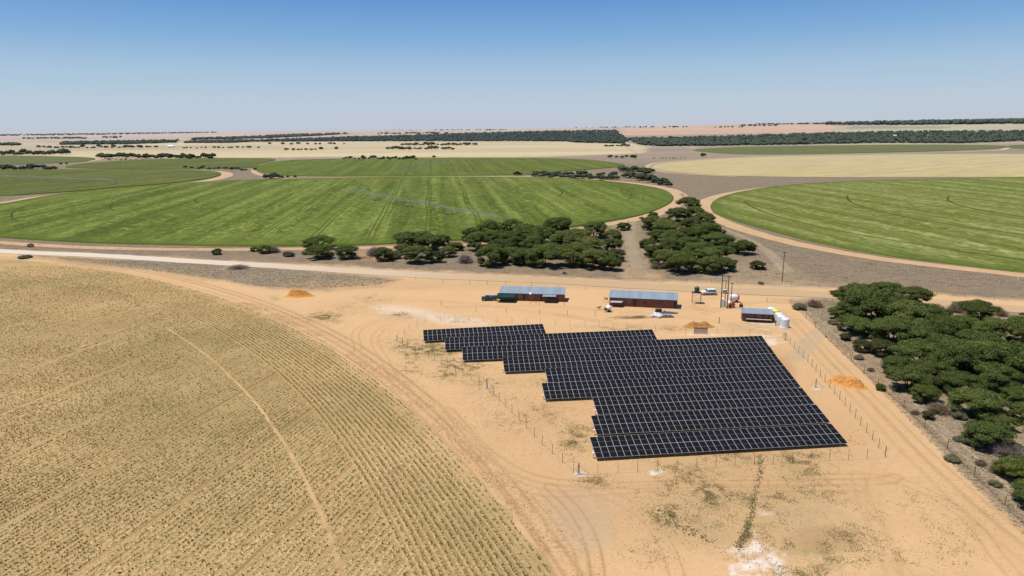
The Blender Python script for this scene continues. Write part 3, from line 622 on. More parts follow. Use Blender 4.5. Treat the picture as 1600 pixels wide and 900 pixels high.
def tufts(name, label, cat, P, hgt, wid, mat, B=4):
    m = len(P); V = np.zeros((m, B, 4, 3)); z0 = -.02
    sc = rng.uniform(.6, 1.3, m)
    for b in range(B):
        t0 = rng.uniform(0, 2*pi, m); L = wid*sc*rng.uniform(.5, 1, m); w = wid*.35*sc; h = hgt*sc*rng.uniform(.5, 1, m); dx, dy = np.cos(t0), np.sin(t0)
        V[:, b, 0] = np.stack([P[:, 0]-dy*w*.4, P[:, 1]+dx*w*.4, np.full(m, z0)], 1); V[:, b, 1] = np.stack([P[:, 0]+dy*w*.4, P[:, 1]-dx*w*.4, np.full(m, z0)], 1)
        V[:, b, 2] = np.stack([P[:, 0]+dx*L+dy*w, P[:, 1]+dy*L-dx*w, z0+h], 1); V[:, b, 3] = np.stack([P[:, 0]+dx*L-dy*w, P[:, 1]+dy*L+dx*w, z0+h*.8], 1)
    V = V.reshape(-1, 3); o = link(bpy.data.objects.new(name, fast_mesh(name, V, np.arange(len(V)).reshape(-1, 4), [mat])))
    return tag(o, label, cat, kind='stuff')
def scatter(poly, n, seed, thr=.45, sc=.12):
    W = np.array([G(*p) for p in poly]); lo = W.min(0); hi = W.max(0); r = np.random.default_rng(seed); out = []; tot = 0
    for _ in range(60):
        Q = r.uniform(lo, hi, (n*2, 2)); ok = (sd_poly(W, Q[:, 0], Q[:, 1]) > 0) & (fbm(Q[:, 0]*sc, Q[:, 1]*sc, seed) > thr-.25*r.random(len(Q)))
        out.append(Q[ok]); tot += ok.sum()
        if tot > n: break
    return np.concatenate(out)[:n]
right_strip = [(1250, 476), (1290, 466), (1400, 478), (1600, 500), (1660, 560), (1660, 880), (1600, 835), (1550, 787), (1500, 740), (1452, 688), (1410, 646), (1372, 606), (1330, 565), (1290, 528)]
tufts('dry_grass', 'grey straw coloured dry grass between the wire fence and the thorn trees', 'grass', scatter(right_strip, 22000, 1, .36), .10, .26, M['dry_grass'], 3)
veld_n = [(-20, 386), (300, 394), (560, 398), (980, 425), (1200, 436), (1600, 452), (1600, 436), (1400, 412), (1250, 390), (1150, 362), (1060, 320), (1000, 350), (560, 392), (0, 377)]
tufts('dry_grass', 'sparse grey brown dry grass on the veld beyond the gravel road', 'grass', scatter(veld_n, 9000, 2, .5), .13, .5, M['dry_grass'], 3)
tufts('dry_grass', 'dry grass on the grey strip south of the gravel road at left', 'grass', scatter([(60, 400), (300, 412), (430, 420), (560, 430), (620, 438), (590, 445), (480, 451), (400, 446), (300, 430), (180, 416)], 4000, 3, .45), .14, .4, M['dry_grass'], 3)
def weed_points(n):
    r = np.random.default_rng(77); out = []; tot = 0
    while tot < n:
        Y = r.uniform(58, 230, 60000); X = r.uniform(-.35, .75, 60000)*Y+r.uniform(-20, 20, 60000); px, py = proj(X, Y, np.zeros(60000)); g = np.zeros(60000)
        for cx, cy, rx, ry, s_ in WEEDS: g = np.maximum(g, np.exp(-(((px-cx)/rx)**2+((py-cy)/ry)**2)*1.3)*s_)
        g *= np.clip((fbm(X*.22, Y*.22, 41)-.36)*3.2, 0, 1)*np.clip((fbm(X*.9, Y*.9, 43)-.3)*2.5, 0, 1); ok = (r.random(60000) < g**1.3) & (np.hypot(X-CC[0], Y-CC[1]) > CR+4)
        out.append(np.stack([X[ok], Y[ok]], 1)); tot += ok.sum()
    return np.concatenate(out)[:n]
def clods(n):
    r = np.random.default_rng(5); th = r.uniform(radians(2), radians(80), n*2); rad = CR+np.abs(r.normal(0, 2.6, n*2))+.5; P = np.stack([CC[0]+rad*np.cos(th), CC[1]+rad*np.sin(th)], 1)
    P = P[(P[:, 1] > 55) & (P[:, 1] < 200) & (fbm(P[:, 0]*.25, P[:, 1]*.25, 15) > .42)]; X = r.uniform(-.3, .72, n*3); Y = r.uniform(60, 170, n*3); Q = np.stack([X*Y, Y], 1); px, py = proj(Q[:, 0], Q[:, 1], np.zeros(len(Q)))
    w = np.zeros(len(Q))
    for cx, cy, rx, ry, a in ((830, 640, 80, 60, .8), (1490, 800, 60, 60, .7), (1150, 790, 160, 60, .7), (1250, 650, 22, 60, .5), (620, 520, 50, 20, .5), (950, 690, 40, 60, .5), (1350, 690, 30, 30, .6)): w = np.maximum(w, np.exp(-(((px-cx)/rx)**2+((py-cy)/ry)**2))*a)
    P = np.concatenate([P, Q[r.random(len(Q)) < w*(fbm(Q[:, 0]*.4, Q[:, 1]*.4, 16) > .45)]]); m = len(P); s_ = r.uniform(.04, .15, m)**1.0; V = np.zeros((m, 5, 3)); a0 = r.uniform(0, 6.28, m)
    for k in range(4): a = a0+k*pi/2; V[:, k] = np.stack([P[:, 0]+np.cos(a)*s_*r.uniform(.6, 1.2, m), P[:, 1]+np.sin(a)*s_*r.uniform(.6, 1.2, m), np.full(m, -.04)], 1)
    V[:, 4] = np.stack([P[:, 0]+r.normal(0, .02, m), P[:, 1], s_*r.uniform(.5, .9, m)], 1); b = (np.arange(m)*5)[:, None]
    Fq = np.concatenate([b+np.array([[k, (k+1) % 4, 4]]) for k in range(4)])
    tag(link(bpy.data.objects.new('clods', fast_mesh('clods', V.reshape(-1, 3), Fq, [simple('dry clods', (.46, .29, .14), .95, .05, var=.4)]))), 'loose earth clods and stones scattered on the sand beside the tracks', 'clods', kind='stuff'); print('clods', m)
clods(9000)
W1 = weed_points(52000)
def along(pts, n, w, seed):
    r = np.random.default_rng(seed); P = np.array([G(*p) for p in smooth_open(pts, 6)]); t = r.uniform(0, len(P)-1.001, n); i = t.astype(int); f = (t-i)[:, None]
    return P[i]*(1-f)+P[i+1]*f+r.normal(0, w, (n, 2))
tufts('weeds', 'narrow dark green line of weeds running from the front solar row to white chalk patch', 'weeds', along([(1190, 716), (1187, 745), (1178, 780), (1170, 815), (1160, 842), (1152, 858)], 330, .24, 3), .17, .14, M['weed'], 3)
tufts('weeds', 'short green line of weeds slanting along the edge of the sandy turning area', 'weeds', along([(1026, 792), (1040, 806), (1062, 822), (1085, 836), (1110, 846)], 110, .5, 4), .16, .15, M['weed'], 3)
tufts('weeds', 'scattered low green and straw weeds on the sand around the solar plant', 'weeds', W1, .09, .085, M['weed'], 2)

# ------------------------------------------------------------------ trees
def ico():
    t = (1+5**.5)/2; v = np.array([(-1,t,0),(1,t,0),(-1,-t,0),(1,-t,0),(0,-1,t),(0,1,t),(0,-1,-t),(0,1,-t),(t,0,-1),(t,0,1),(-t,0,-1),(-t,0,1)], float); v /= np.linalg.norm(v[0])
    f = [(0,11,5),(0,5,1),(0,1,7),(0,7,10),(0,10,11),(1,5,9),(5,11,4),(11,10,2),(10,7,6),(7,1,8),(3,9,4),(3,4,2),(3,2,6),(3,6,8),(3,8,9),(4,9,5),(2,4,11),(6,2,10),(8,6,7),(9,8,1)]
    return v, f
IV, IF = ico()
def ico2():
    v = list(map(tuple, IV)); f = []; c = {}
    def mid(a, b):
        k = (min(a, b), max(a, b))
        if k not in c: p = np.array(v[a])+np.array(v[b]); p /= np.linalg.norm(p); v.append(tuple(p)); c[k] = len(v)-1
        return c[k]
    for a, b, d in IF: x, y, z = mid(a, b), mid(b, d), mid(d, a); f += [(a, x, z), (b, y, x), (d, z, y), (x, y, z)]
    return np.array(v), f
IV2, IF2 = ico2()
def crown_mesh(name, seed, lobes, nleaf, leaf, mats, flat=.6, dome=True, core=.74, updir=.0, spread=1.):
    """crown of unit radius 1 and height about 0.9: lobes of small leaf faces round dark cores"""
    r = np.random.default_rng(seed); V = []; Fc = []; mi = []; nv = 0; C = []
    for i in range(lobes):
        a = i*2.399+r.uniform(-.4, .4); q = sqrt((i+.4)/lobes)*(.78 if dome else .55)*spread; rad = r.uniform(.20, .34)*(1.15-.35*q)
        if dome: z = .34+.40*(1-q*q)+r.uniform(-.07, .08)
        else: z = r.uniform(.2, .72)*(1-.45*q)
        C.append((q*cos(a), q*sin(a), z, rad))
    for i in range(int(lobes*.55)):                      # lower skirt of foliage
        a = r.uniform(0, 2*pi); q = r.uniform(.45, .78)*spread; C.append((q*cos(a), q*sin(a), r.uniform(.18, .36), r.uniform(.16, .26)))
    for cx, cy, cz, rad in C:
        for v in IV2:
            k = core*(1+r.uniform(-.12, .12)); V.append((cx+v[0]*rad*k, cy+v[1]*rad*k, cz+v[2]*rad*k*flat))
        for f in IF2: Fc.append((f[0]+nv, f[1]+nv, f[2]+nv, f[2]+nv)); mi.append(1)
        nv += len(IV2); n = int(nleaf*(rad/.3)**2)
        d = r.normal(0, 1, (n, 3)); d[:, 2] = np.where(r.random(n) < .72, np.abs(d[:, 2]), d[:, 2]); d /= np.linalg.norm(d, axis=1)[:, None]
        cl = vnoise(d[:, 0]*4+cx*9, d[:, 1]*4+cz*9+d[:, 2]*3, seed); rr = rad*(.80+.42*cl+r.uniform(-.06, .08, n))
        p = np.stack([cx+d[:, 0]*rr, cy+d[:, 1]*rr, cz+d[:, 2]*rr*flat], 1)
        nn = d*[1, 1, 1.6]+r.normal(0, .55, (n, 3)); nn /= np.linalg.norm(nn, axis=1)[:, None]
        u = np.cross(nn, r.normal(0, 1, (n, 3))); u /= np.linalg.norm(u, axis=1)[:, None]; w = np.cross(nn, u)
        s = leaf*r.uniform(.6, 1.35, n)[:, None]; s2 = s*r.uniform(.5, .9, n)[:, None]
        q4 = np.stack([p-u*s, p-w*s2, p+u*s, p+w*s2], 1).reshape(-1, 3); V += list(map(tuple, q4)); base = np.arange(nv, nv+4*n).reshape(-1, 4)
        Fc += list(map(tuple, base)); mi += [0]*n; nv += 4*n
    Vn = np.array(V, np.float32)
    me = bpy.data.meshes.new(name); F2 = [tuple(dict.fromkeys(f)) for f in Fc]; me.from_pydata(Vn.tolist(), [], F2)
    me.materials.append(mats[0]); me.materials.append(mats[1]); me.polygons.foreach_set('material_index', mi); me.update(); return me
def twig_mesh(name, seed, n, mats):
    r = np.random.default_rng(seed); V = []; Fq = []; nv = 0
    a = r.uniform(0, 2*pi, n); e = r.uniform(.15, 1.35, n); L = r.uniform(.6, 1.0, n)
    for i in range(n):
        tip = np.array([cos(a[i])*cos(e[i])*L[i], sin(a[i])*cos(e[i])*L[i], sin(e[i])*L[i]*.95]); b = tip*r.uniform(.1, .75)+r.normal(0, .05, 3); b[2] = max(b[2], 0.02)
        tip = tip + r.normal(0, .08, 3); tip[2] = max(tip[2], .05)
        u = np.cross(tip-b, r.normal(0, 1, 3)); u /= np.linalg.norm(u); w = .012
        V += [b-u*w, b+u*w, tip+u*w*.4, tip-u*w*.4]; Fq.append((nv, nv+1, nv+2, nv+3)); nv += 4
    c0 = nv
    for v in IV2: V.append(np.array([v[0]*.5, v[1]*.5, .30+v[2]*.28])*(1+r.uniform(-.15, .15)))
    me = bpy.data.meshes.new(name); me.from_pydata([tuple(map(float, v)) for v in V], [], Fq+[tuple(c0+i for i in f) for f in IF2])
    me.materials.append(mats[0]); me.materials.append(mats[1]); me.polygons.foreach_set('material_index', [0]*n+[1]*len(IF2)); me.update(); return me
def trunk_mesh(name, seed, stems=3):
    r = np.random.default_rng(seed); m = MB()
    for s in range(stems):
        a = 2*pi*s/stems+r.uniform(-.5, .5); p = np.array([.02*cos(a), .02*sin(a), -.03]); q = np.array([.16*cos(a), .16*sin(a), .28]); m.tube(p, q, .034, .024, 7)
        for k in range(3):
            b = a+r.uniform(-.9, .9); e = np.array([r.uniform(.35, .62)*cos(b), r.uniform(.35, .62)*sin(b), r.uniform(.45, .62)]); m.tube(q, e, .021, .008, 5)
    o = m.build(name, M['bark']); me = o.data; bpy.data.objects.remove(o); return me
CR_M = {}
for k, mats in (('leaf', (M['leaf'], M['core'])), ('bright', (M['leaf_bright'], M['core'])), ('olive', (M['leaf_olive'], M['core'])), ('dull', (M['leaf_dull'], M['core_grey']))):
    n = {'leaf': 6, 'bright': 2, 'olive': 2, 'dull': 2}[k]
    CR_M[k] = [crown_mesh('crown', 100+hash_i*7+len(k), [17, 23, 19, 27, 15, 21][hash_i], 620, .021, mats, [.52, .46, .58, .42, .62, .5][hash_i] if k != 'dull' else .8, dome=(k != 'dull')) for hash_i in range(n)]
CR_M['grey'] = [twig_mesh('crown', 31+i, 1500, (M['twig'], M['core_grey'])) for i in range(2)]
CR_M['brown'] = [twig_mesh('crown', 41+i, 1500, (M['twig_brown'], M['core_grey'])) for i in range(2)]
TR_M = [trunk_mesh('trunk', 60+i, 2+i) for i in range(3)]
NAMES = {'leaf': 'thorn_tree', 'bright': 'thorn_tree', 'olive': 'thorn_tree', 'dull': 'shrub', 'grey': 'bare_shrub', 'brown': 'bare_shrub'}
ADJ = {'leaf': 'dark green', 'bright': 'bright green', 'olive': 'olive green', 'dull': 'dull grey green', 'grey': 'leafless grey', 'brown': 'dry brown'}
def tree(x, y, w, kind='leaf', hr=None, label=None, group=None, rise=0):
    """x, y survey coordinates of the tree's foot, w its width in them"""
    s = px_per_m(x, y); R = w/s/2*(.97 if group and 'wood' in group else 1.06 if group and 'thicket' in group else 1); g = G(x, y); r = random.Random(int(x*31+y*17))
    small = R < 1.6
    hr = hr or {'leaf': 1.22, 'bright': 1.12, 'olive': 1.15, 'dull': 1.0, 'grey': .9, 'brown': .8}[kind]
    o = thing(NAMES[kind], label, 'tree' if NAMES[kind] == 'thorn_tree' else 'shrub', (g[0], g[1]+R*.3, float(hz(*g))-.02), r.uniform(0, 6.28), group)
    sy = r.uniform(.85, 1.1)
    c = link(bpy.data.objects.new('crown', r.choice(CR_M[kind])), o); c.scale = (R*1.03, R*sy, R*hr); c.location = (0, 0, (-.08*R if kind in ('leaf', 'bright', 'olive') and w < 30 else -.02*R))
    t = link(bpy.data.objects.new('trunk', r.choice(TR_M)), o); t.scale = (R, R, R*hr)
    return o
SIZE = lambda w, lo, hi: 'small' if w < lo else ('large' if w > hi else 'mid-sized')
ORD = ['', 'second ', 'third ', 'fourth ', 'fifth ', 'sixth ', 'seventh ', 'eighth ', 'ninth ', 'tenth ', 'eleventh ', 'twelfth ', 'thirteenth ', 'fourteenth ', 'fifteenth ', 'sixteenth ']
def grove(lst, rows, place, end, group):
    """label every tree by kind, by the row of the grove it stands in and its order from the west"""
    rows = sorted(rows); bins = {}
    for t in lst: bins.setdefault(sum(t[1] >= q[0] for q in rows), []).append(t)
    rn = [r[1] for r in rows]
    for b, ts in bins.items():
        ts.sort(key=lambda t: t[0]); cnt = {}
        for t in ts:
            kind = t[3] if len(t) > 3 else 'leaf'; key = ADJ[kind]; cnt[key] = cnt.get(key, 0)+1; i = cnt[key]-1
            first = 'leftmost ' if i == 0 else ORD[min(i, 15)]
            lab = f"{first}{ADJ[kind]} {NAMES[kind].replace('_', ' ')}{'' if i == 0 else ' from left'} in {rn[b-1] if b > 0 else 'back row'} {place}"
            tree(t[0], t[1], t[2], kind, t[4] if len(t) > 4 else None, lab, group)
mid_left = [(585,400,32,'grey'),(598,408,36),(616,405,30,'dull'),(634,386,40),(650,412,50),(630,398,30,'olive'),(672,392,46),(690,384,30),(700,402,30),(711,392,28,'bright'),(727,411,30,'grey'),(745,392,46),(762,377,52),(768,416,56),(737,377,36),
 (784,398,44),(797,410,40),(802,388,46),(820,376,46),(818,414,46),(847,383,52),(852,418,62),(872,368,50),(882,394,58),(893,416,58),(905,381,42),(920,400,52),(930,373,46,'leaf',1.25),(927,421,48),(958,393,36),(958,378,34),(955,423,38),(963,408,32),(835,400,50),(862,404,44),(775,384,44),(905,408,46),(660,380,34),(681,410,30,'olive'),(940,412,36),(800,362,34)]
grove(mid_left, [(0, 'back row'), (388, 'middle row'), (404, 'front row')], 'of thicket left of sandy track', '', 'thorn trees in the thicket left of the sandy track')
mid_right = [(1021,343,19),(1040,350,19),(1012,388,28),(1020,360,38),(1042,370,46),(1060,346,38),(1077,330,38),(1088,346,36),(1102,356,40),(1080,364,40),(1052,386,46),(1030,378,34),(1022,402,32),(1048,402,48),(1078,396,46),(1110,380,50),(1133,380,34,'dull'),(1040,418,44),(1062,427,58),(1088,410,48),(1122,393,50),(1106,414,48),(1128,408,42),(1112,428,46),(1132,424,38),(1072,376,36),(1096,370,34),(1070,412,40,'bright'),(1098,398,36),(1052,414,36),(1085,426,22,'brown'),(1027,420,24,'grey'),(1145,395,26)]
grove(mid_right, [(0, 'back row'), (370, 'middle row'), (404, 'front row')], 'of thicket right of sandy track', '', 'thorn trees in the thicket right of the sandy track')
right_mass = [(1312,499,38),(1345,482,72),(1385,470,56),(1375,508,104),(1332,520,52),(1350,527,54),(1430,480,60),(1420,520,90),(1460,515,70),(1400,542,84),(1380,556,48,'olive'),(1475,545,90),(1505,528,66),(1560,540,72),(1530,560,80),(1442,580,90),(1405,590,60),(1500,590,96),(1562,592,96),
 (1425,612,72),(1450,630,54,'bright'),(1482,612,50,'olive'),(1532,655,86),(1594,632,52,'bright'),(1565,612,80),(1548,703,76),(1521,697,34,'dull'),(1592,752,66,'bright'),(1604,662,56),(1650,600,110),(1690,540,110),(1660,690,100),(1640,560,90),(1610,540,80),(1720,620,120),(1480,572,80),(1540,580,80),(1460,600,70),(1598,585,80),(1335,500,60),(1400,500,70),(1440,545,80),(1510,620,70),(1368,478,50),(1585,712,36),(1622,795,74),(1655,770,90),(1612,742,50,'olive'),(1575,675,40),(1500,655,34,'dull'),(1640,840,60,'dull'),(1350,550,36,'olive'),(1395,575,34,'grey'),(1555,665,44,'olive'),(1302,507,20,'dull'),(1322,532,22,'olive'),(1343,562,20,'dull'),(1362,580,16,'brown'),(1402,610,22,'dull'),(1432,648,20,'brown'),(1452,655,26,'olive'),(1500,690,22,'dull'),(1535,728,26,'brown'),(1556,760,24,'dull'),(1415,560,30,'brown'),(1500,600,34,'grey'),(1570,650,30,'brown')]
grove(right_mass, [(0, 'far part'), (505, 'upper part'), (550, 'middle part'), (600, 'lower part'), (665, 'nearest part')], 'of wood at right', '', 'thorn trees in the wood along the right edge')
S1 = [(338,398,18,'leaf','round dark green bush standing alone by the left of the white road'),(47,386,10,'leaf','tiny dark bush between the far left green field and the white road'),(36,404,24,'dull','low spreading grey green bush beside the white road at far left'),
 (397,393,15,'leaf','small dark tree at the left end of the roadside trees'),(413,396,25,'leaf','upright dark tree beside the bare grey shrub left of the roadside trees'),(427,395,24,'grey','bare grey shrub touching an upright dark tree by the white road'),
 (451,401,22,'dull','loose pale green shrub standing between bare shrub and flat topped tree'),(476,398,14,'dull','thin grey green sapling at left foot of the flat topped tree'),(497,390,56,'leaf','wide flat topped thorn tree overlooking the green field'),
 (497,405,48,'leaf','broad round thorn tree in front of the flat topped tree'),(541,405,40,'leaf','dense round dark thorn tree beside the red sandy gap'),(975,360,25,'leaf','lone thorn tree with visible trunk at the head of the sandy track'),
 (1003,344,10,'leaf','tiny dark bush behind the lone tree beside the sandy ring track'),(1163,398,42,'leaf','broad dark thorn tree standing apart right of the thicket'),(1185,421,28,'olive','olive green bush alone below the broad tree near the utility pole'),(1189,444,11,'dull','small green bush by the gravel road left of the utility pole'),
 (1058,431,9,'dull','tiny sapling on the verge below the right thicket'),(882,428,9,'dull','tiny sapling on the verge in front of the left thicket'),(694,411,9,'dull','tiny sapling on pale ground in the gap of the thicket'),
 (1250,484,27,'dull','grey green shrub beside the farm gate'),(1275,480,32,'brown','dry brown shrub right of the farm gate shrub'),(1315,463,34,'leaf','low dark shrub at the road edge left of the big wood'),
 (1497,488,34,'brown','dry brown shrub by the gravel road behind the wood'),(1508,486,40,'dull','tall dull green shrub by the gravel road right of the wood'),(1533,502,56,'leaf','spreading thorn tree beside the gravel road behind the wood'),(1567,494,28,'brown','dry brown bush right of the spreading roadside tree'),(1598,492,10,'dull','tiny bush on the far right verge of the gravel road'),
 (1377,610,19,'leaf','small dark bush by the wire fence near the orange sand heap'),(1470,646,42,'brown','dry brown shrub at the edge of the wood by the wire fence'),(1490,722,27,'dull','green grey shrub growing through the wire fence at right'),(1580,716,56,'grey','large bare grey shrub at the lower edge of the wood'),(1562,740,34,'grey','smaller bare grey shrub below the large bare grey shrub'),
 (370,420,40,'grey','low flat grey bush beside the white road at left')]
for x, y, w, k, lab in S1: tree(x, y, w, k, {370: .3, 36: .55, 497: .85, 1315: .5}.get(x), lab)
# small distant trees: one mesh each
def small_tree_mesh(seed):
    r = np.random.default_rng(seed); V = []; Fq = []; nv = 0
    for i in range(9):
        a = i*2.4; q = .62*sqrt(i/9); rad = r.uniform(.3, .42); c = np.array([q*cos(a), q*sin(a), .55+.25*(1-q)+r.uniform(-.1, .1)])
        for v in IV2: V.append(c+v*rad*[1, 1, .75]*(1+r.uniform(-.22, .22)))
        Fq += [tuple(j+nv for j in f) for f in IF2]; nv += len(IV2)
    m0 = [0]*len(Fq)
    for k in range(5): a = 2*pi*k/5; V.append(np.array([.05*cos(a), .05*sin(a), 0])); 
    for k in range(5): a = 2*pi*k/5; V.append(np.array([.04*cos(a), .04*sin(a), .6]))
    Fq += [(nv+k, nv+(k+1) % 5, nv+5+(k+1) % 5, nv+5+k) for k in range(5)]; m0 += [1]*5
    me = bpy.data.meshes.new('tree'); me.from_pydata([tuple(map(float, v)) for v in V], [], Fq); me.materials.append(M['leaf_far']); me.materials.append(M['bark']); me.polygons.foreach_set('material_index', m0); me.update(); return me
ST = [small_tree_mesh(200+i) for i in range(5)]
def row(x0, x1, y0, y1, n, w, label, group, hr=1.15, jit=1.5):
    for i in range(n):
        x = x0+(x1-x0)*((i+random.uniform(.1, .9))/n); y = y0+(y1-y0)*((x-x0)/max(x1-x0, 1))+random.uniform(-jit, jit)*.5
        g = G(x, y); s = px_per_m(x, y); R = w*random.uniform(.65, 1.25)/s/2
        o = link(bpy.data.objects.new('tree', random.choice(ST))); o.location = (g[0], g[1], float(hz(*g))-.1*R); o.scale = (R, R*random.uniform(.8, 1.2), R*hr*random.uniform(.85, 1.1)); o.rotation_euler = (0, 0, random.uniform(0, 6.28))
        tag(o, label, 'tree', group)
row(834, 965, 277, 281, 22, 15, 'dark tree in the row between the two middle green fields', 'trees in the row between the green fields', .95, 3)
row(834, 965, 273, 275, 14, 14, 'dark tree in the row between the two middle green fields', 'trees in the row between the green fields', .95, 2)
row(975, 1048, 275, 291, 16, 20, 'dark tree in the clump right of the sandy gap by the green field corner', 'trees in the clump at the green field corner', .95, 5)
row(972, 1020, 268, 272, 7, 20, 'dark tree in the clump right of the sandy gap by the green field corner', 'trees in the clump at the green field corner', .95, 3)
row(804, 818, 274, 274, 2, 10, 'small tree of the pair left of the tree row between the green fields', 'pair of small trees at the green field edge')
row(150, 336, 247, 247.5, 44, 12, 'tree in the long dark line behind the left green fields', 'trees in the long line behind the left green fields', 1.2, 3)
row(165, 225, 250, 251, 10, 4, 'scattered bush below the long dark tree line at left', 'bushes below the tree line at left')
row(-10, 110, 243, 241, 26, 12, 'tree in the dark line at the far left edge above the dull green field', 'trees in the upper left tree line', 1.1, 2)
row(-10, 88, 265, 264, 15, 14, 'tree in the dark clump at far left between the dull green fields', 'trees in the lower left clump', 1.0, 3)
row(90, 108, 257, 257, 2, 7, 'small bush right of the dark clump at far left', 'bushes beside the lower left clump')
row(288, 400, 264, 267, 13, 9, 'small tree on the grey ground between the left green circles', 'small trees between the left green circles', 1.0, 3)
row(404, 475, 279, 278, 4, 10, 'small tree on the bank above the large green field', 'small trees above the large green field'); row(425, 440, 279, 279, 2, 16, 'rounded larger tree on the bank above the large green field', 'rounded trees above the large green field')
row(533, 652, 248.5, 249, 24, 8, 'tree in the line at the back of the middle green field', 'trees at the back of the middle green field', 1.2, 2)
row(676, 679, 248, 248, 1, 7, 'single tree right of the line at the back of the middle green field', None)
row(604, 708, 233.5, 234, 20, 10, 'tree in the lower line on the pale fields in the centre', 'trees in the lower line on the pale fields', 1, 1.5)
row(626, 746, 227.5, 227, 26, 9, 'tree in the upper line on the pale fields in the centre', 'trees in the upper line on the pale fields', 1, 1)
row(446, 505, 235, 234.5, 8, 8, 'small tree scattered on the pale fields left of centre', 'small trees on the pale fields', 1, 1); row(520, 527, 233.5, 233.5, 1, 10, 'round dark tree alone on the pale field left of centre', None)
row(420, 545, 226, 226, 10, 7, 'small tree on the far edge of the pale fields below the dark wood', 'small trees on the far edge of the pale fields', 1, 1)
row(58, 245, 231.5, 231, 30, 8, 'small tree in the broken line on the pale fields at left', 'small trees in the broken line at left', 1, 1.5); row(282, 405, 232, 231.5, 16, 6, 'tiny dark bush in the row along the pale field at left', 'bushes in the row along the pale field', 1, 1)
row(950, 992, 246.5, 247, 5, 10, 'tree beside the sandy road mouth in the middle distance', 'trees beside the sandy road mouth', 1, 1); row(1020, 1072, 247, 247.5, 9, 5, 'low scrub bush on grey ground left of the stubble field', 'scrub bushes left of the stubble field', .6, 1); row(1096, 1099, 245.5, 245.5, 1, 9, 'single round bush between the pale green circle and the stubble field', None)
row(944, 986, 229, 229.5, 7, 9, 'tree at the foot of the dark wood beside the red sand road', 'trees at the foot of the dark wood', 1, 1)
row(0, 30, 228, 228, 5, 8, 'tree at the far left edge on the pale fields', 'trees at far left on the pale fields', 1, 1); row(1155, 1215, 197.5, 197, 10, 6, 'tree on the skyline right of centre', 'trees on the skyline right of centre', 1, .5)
# distant woods that read as one mass
def wood(name, poly, n, w, label, hr=1.0):
    xs = [p[0] for p in poly]; ys = [p[1] for p in poly]; V = []; Fq = []; nv = 0; k = 0; r = np.random.default_rng(int(abs(xs[0])*3+n))
    P = np.array(poly); tries = 0
    while k < n and tries < n*30:
        tries += 1; x = r.uniform(min(xs), max(xs)); y = r.uniform(min(ys), max(ys))
        if sd_poly(P, np.array([x]), np.array([y]))[0] < 0: continue
        g = G(x, y); R = w*.5*r.uniform(.7, 1.4); k += 1; z0 = float(hz(*g)); f = r.uniform(.85, 1.15)
        a = IV*np.array([R*f, R/f, R*.55*hr])*(1+r.uniform(-.2, .2, (12, 1))); V.append(a+[g[0], g[1], z0+R*.5*hr]); Fq.append(np.array(IF)+nv); nv += 12
    me = fast_mesh(name, np.concatenate(V), np.concatenate(Fq), [M['leaf_far']])
    tag(link(bpy.data.objects.new(name, me)), label, 'wood', kind='stuff')
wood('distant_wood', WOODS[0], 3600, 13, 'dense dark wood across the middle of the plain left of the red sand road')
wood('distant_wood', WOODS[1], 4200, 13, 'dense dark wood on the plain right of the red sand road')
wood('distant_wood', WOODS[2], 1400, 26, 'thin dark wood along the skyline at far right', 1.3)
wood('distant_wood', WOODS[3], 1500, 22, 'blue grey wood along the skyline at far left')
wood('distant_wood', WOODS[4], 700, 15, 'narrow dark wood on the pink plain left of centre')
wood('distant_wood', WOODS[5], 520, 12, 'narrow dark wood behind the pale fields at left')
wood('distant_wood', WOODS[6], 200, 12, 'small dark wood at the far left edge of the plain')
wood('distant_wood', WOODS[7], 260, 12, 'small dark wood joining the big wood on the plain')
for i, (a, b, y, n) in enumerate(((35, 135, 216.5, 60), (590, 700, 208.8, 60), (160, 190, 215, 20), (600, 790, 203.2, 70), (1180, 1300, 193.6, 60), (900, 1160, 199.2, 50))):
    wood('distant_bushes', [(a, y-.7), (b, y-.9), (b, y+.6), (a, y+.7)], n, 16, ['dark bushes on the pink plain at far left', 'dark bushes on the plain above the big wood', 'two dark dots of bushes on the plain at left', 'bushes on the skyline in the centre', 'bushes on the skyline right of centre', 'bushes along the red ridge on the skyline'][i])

# ------------------------------------------------------------------ solar rows
MW, ML = 1.12, 2.40
def module_mesh():
    m = MB(); w, l, fr, z = MW/2, 1.0, .026, .018   # length is scaled per row
    m.box(-w, w, -l, l, -z, z-.004, 0)
    m.add([(-w, -l, z), (w, -l, z), (w, l, z), (-w, l, z), (-w+fr, -l+fr*.8, z), (w-fr, -l+fr*.8, z), (w-fr, l-fr*.8, z), (-w+fr, l-fr*.8, z)], [[0, 1, 5, 4], [1, 2, 6, 5], [2, 3, 7, 6], [3, 0, 4, 7]], 0)
    g = .009
    m.add([(-w+fr, -l+fr*.8, z), (w-fr, -l+fr*.8, z), (w-fr, -g, z), (-w+fr, -g, z), (-w+fr, g, z), (w-fr, g, z), (w-fr, l-fr*.8, z), (-w+fr, l-fr*.8, z)], [[0, 1, 2, 3], [4, 5, 6, 7]], 1)
    m.add([(-w+fr, -g, z), (w-fr, -g, z), (w-fr, g, z), (-w+fr, g, z)], [[0, 1, 2, 3]], 2)
    o = m.build('solar_panel', [M['frame'], M['cell'], M['galv']]); me = o.data; bpy.data.objects.remove(o); return me
PANEL = module_mesh()
rows = [((928,716),(921,683),(1299,662),36),((930,679.5),(923,649.5),(1275,632),36),((927,648),(925,621),(1253,606),36),((850,624),(846,598.5),(1233,581),45),((854.5,598),(851,575.5),(1217,561),45),((789,581),(785,558),(1203,541.5),54),((725,563),(722,542),(1190,524.5),63),((697,547),(695,527.5),(1019,514.5),45),((663,533),(661,515.5),(848,506),27)]
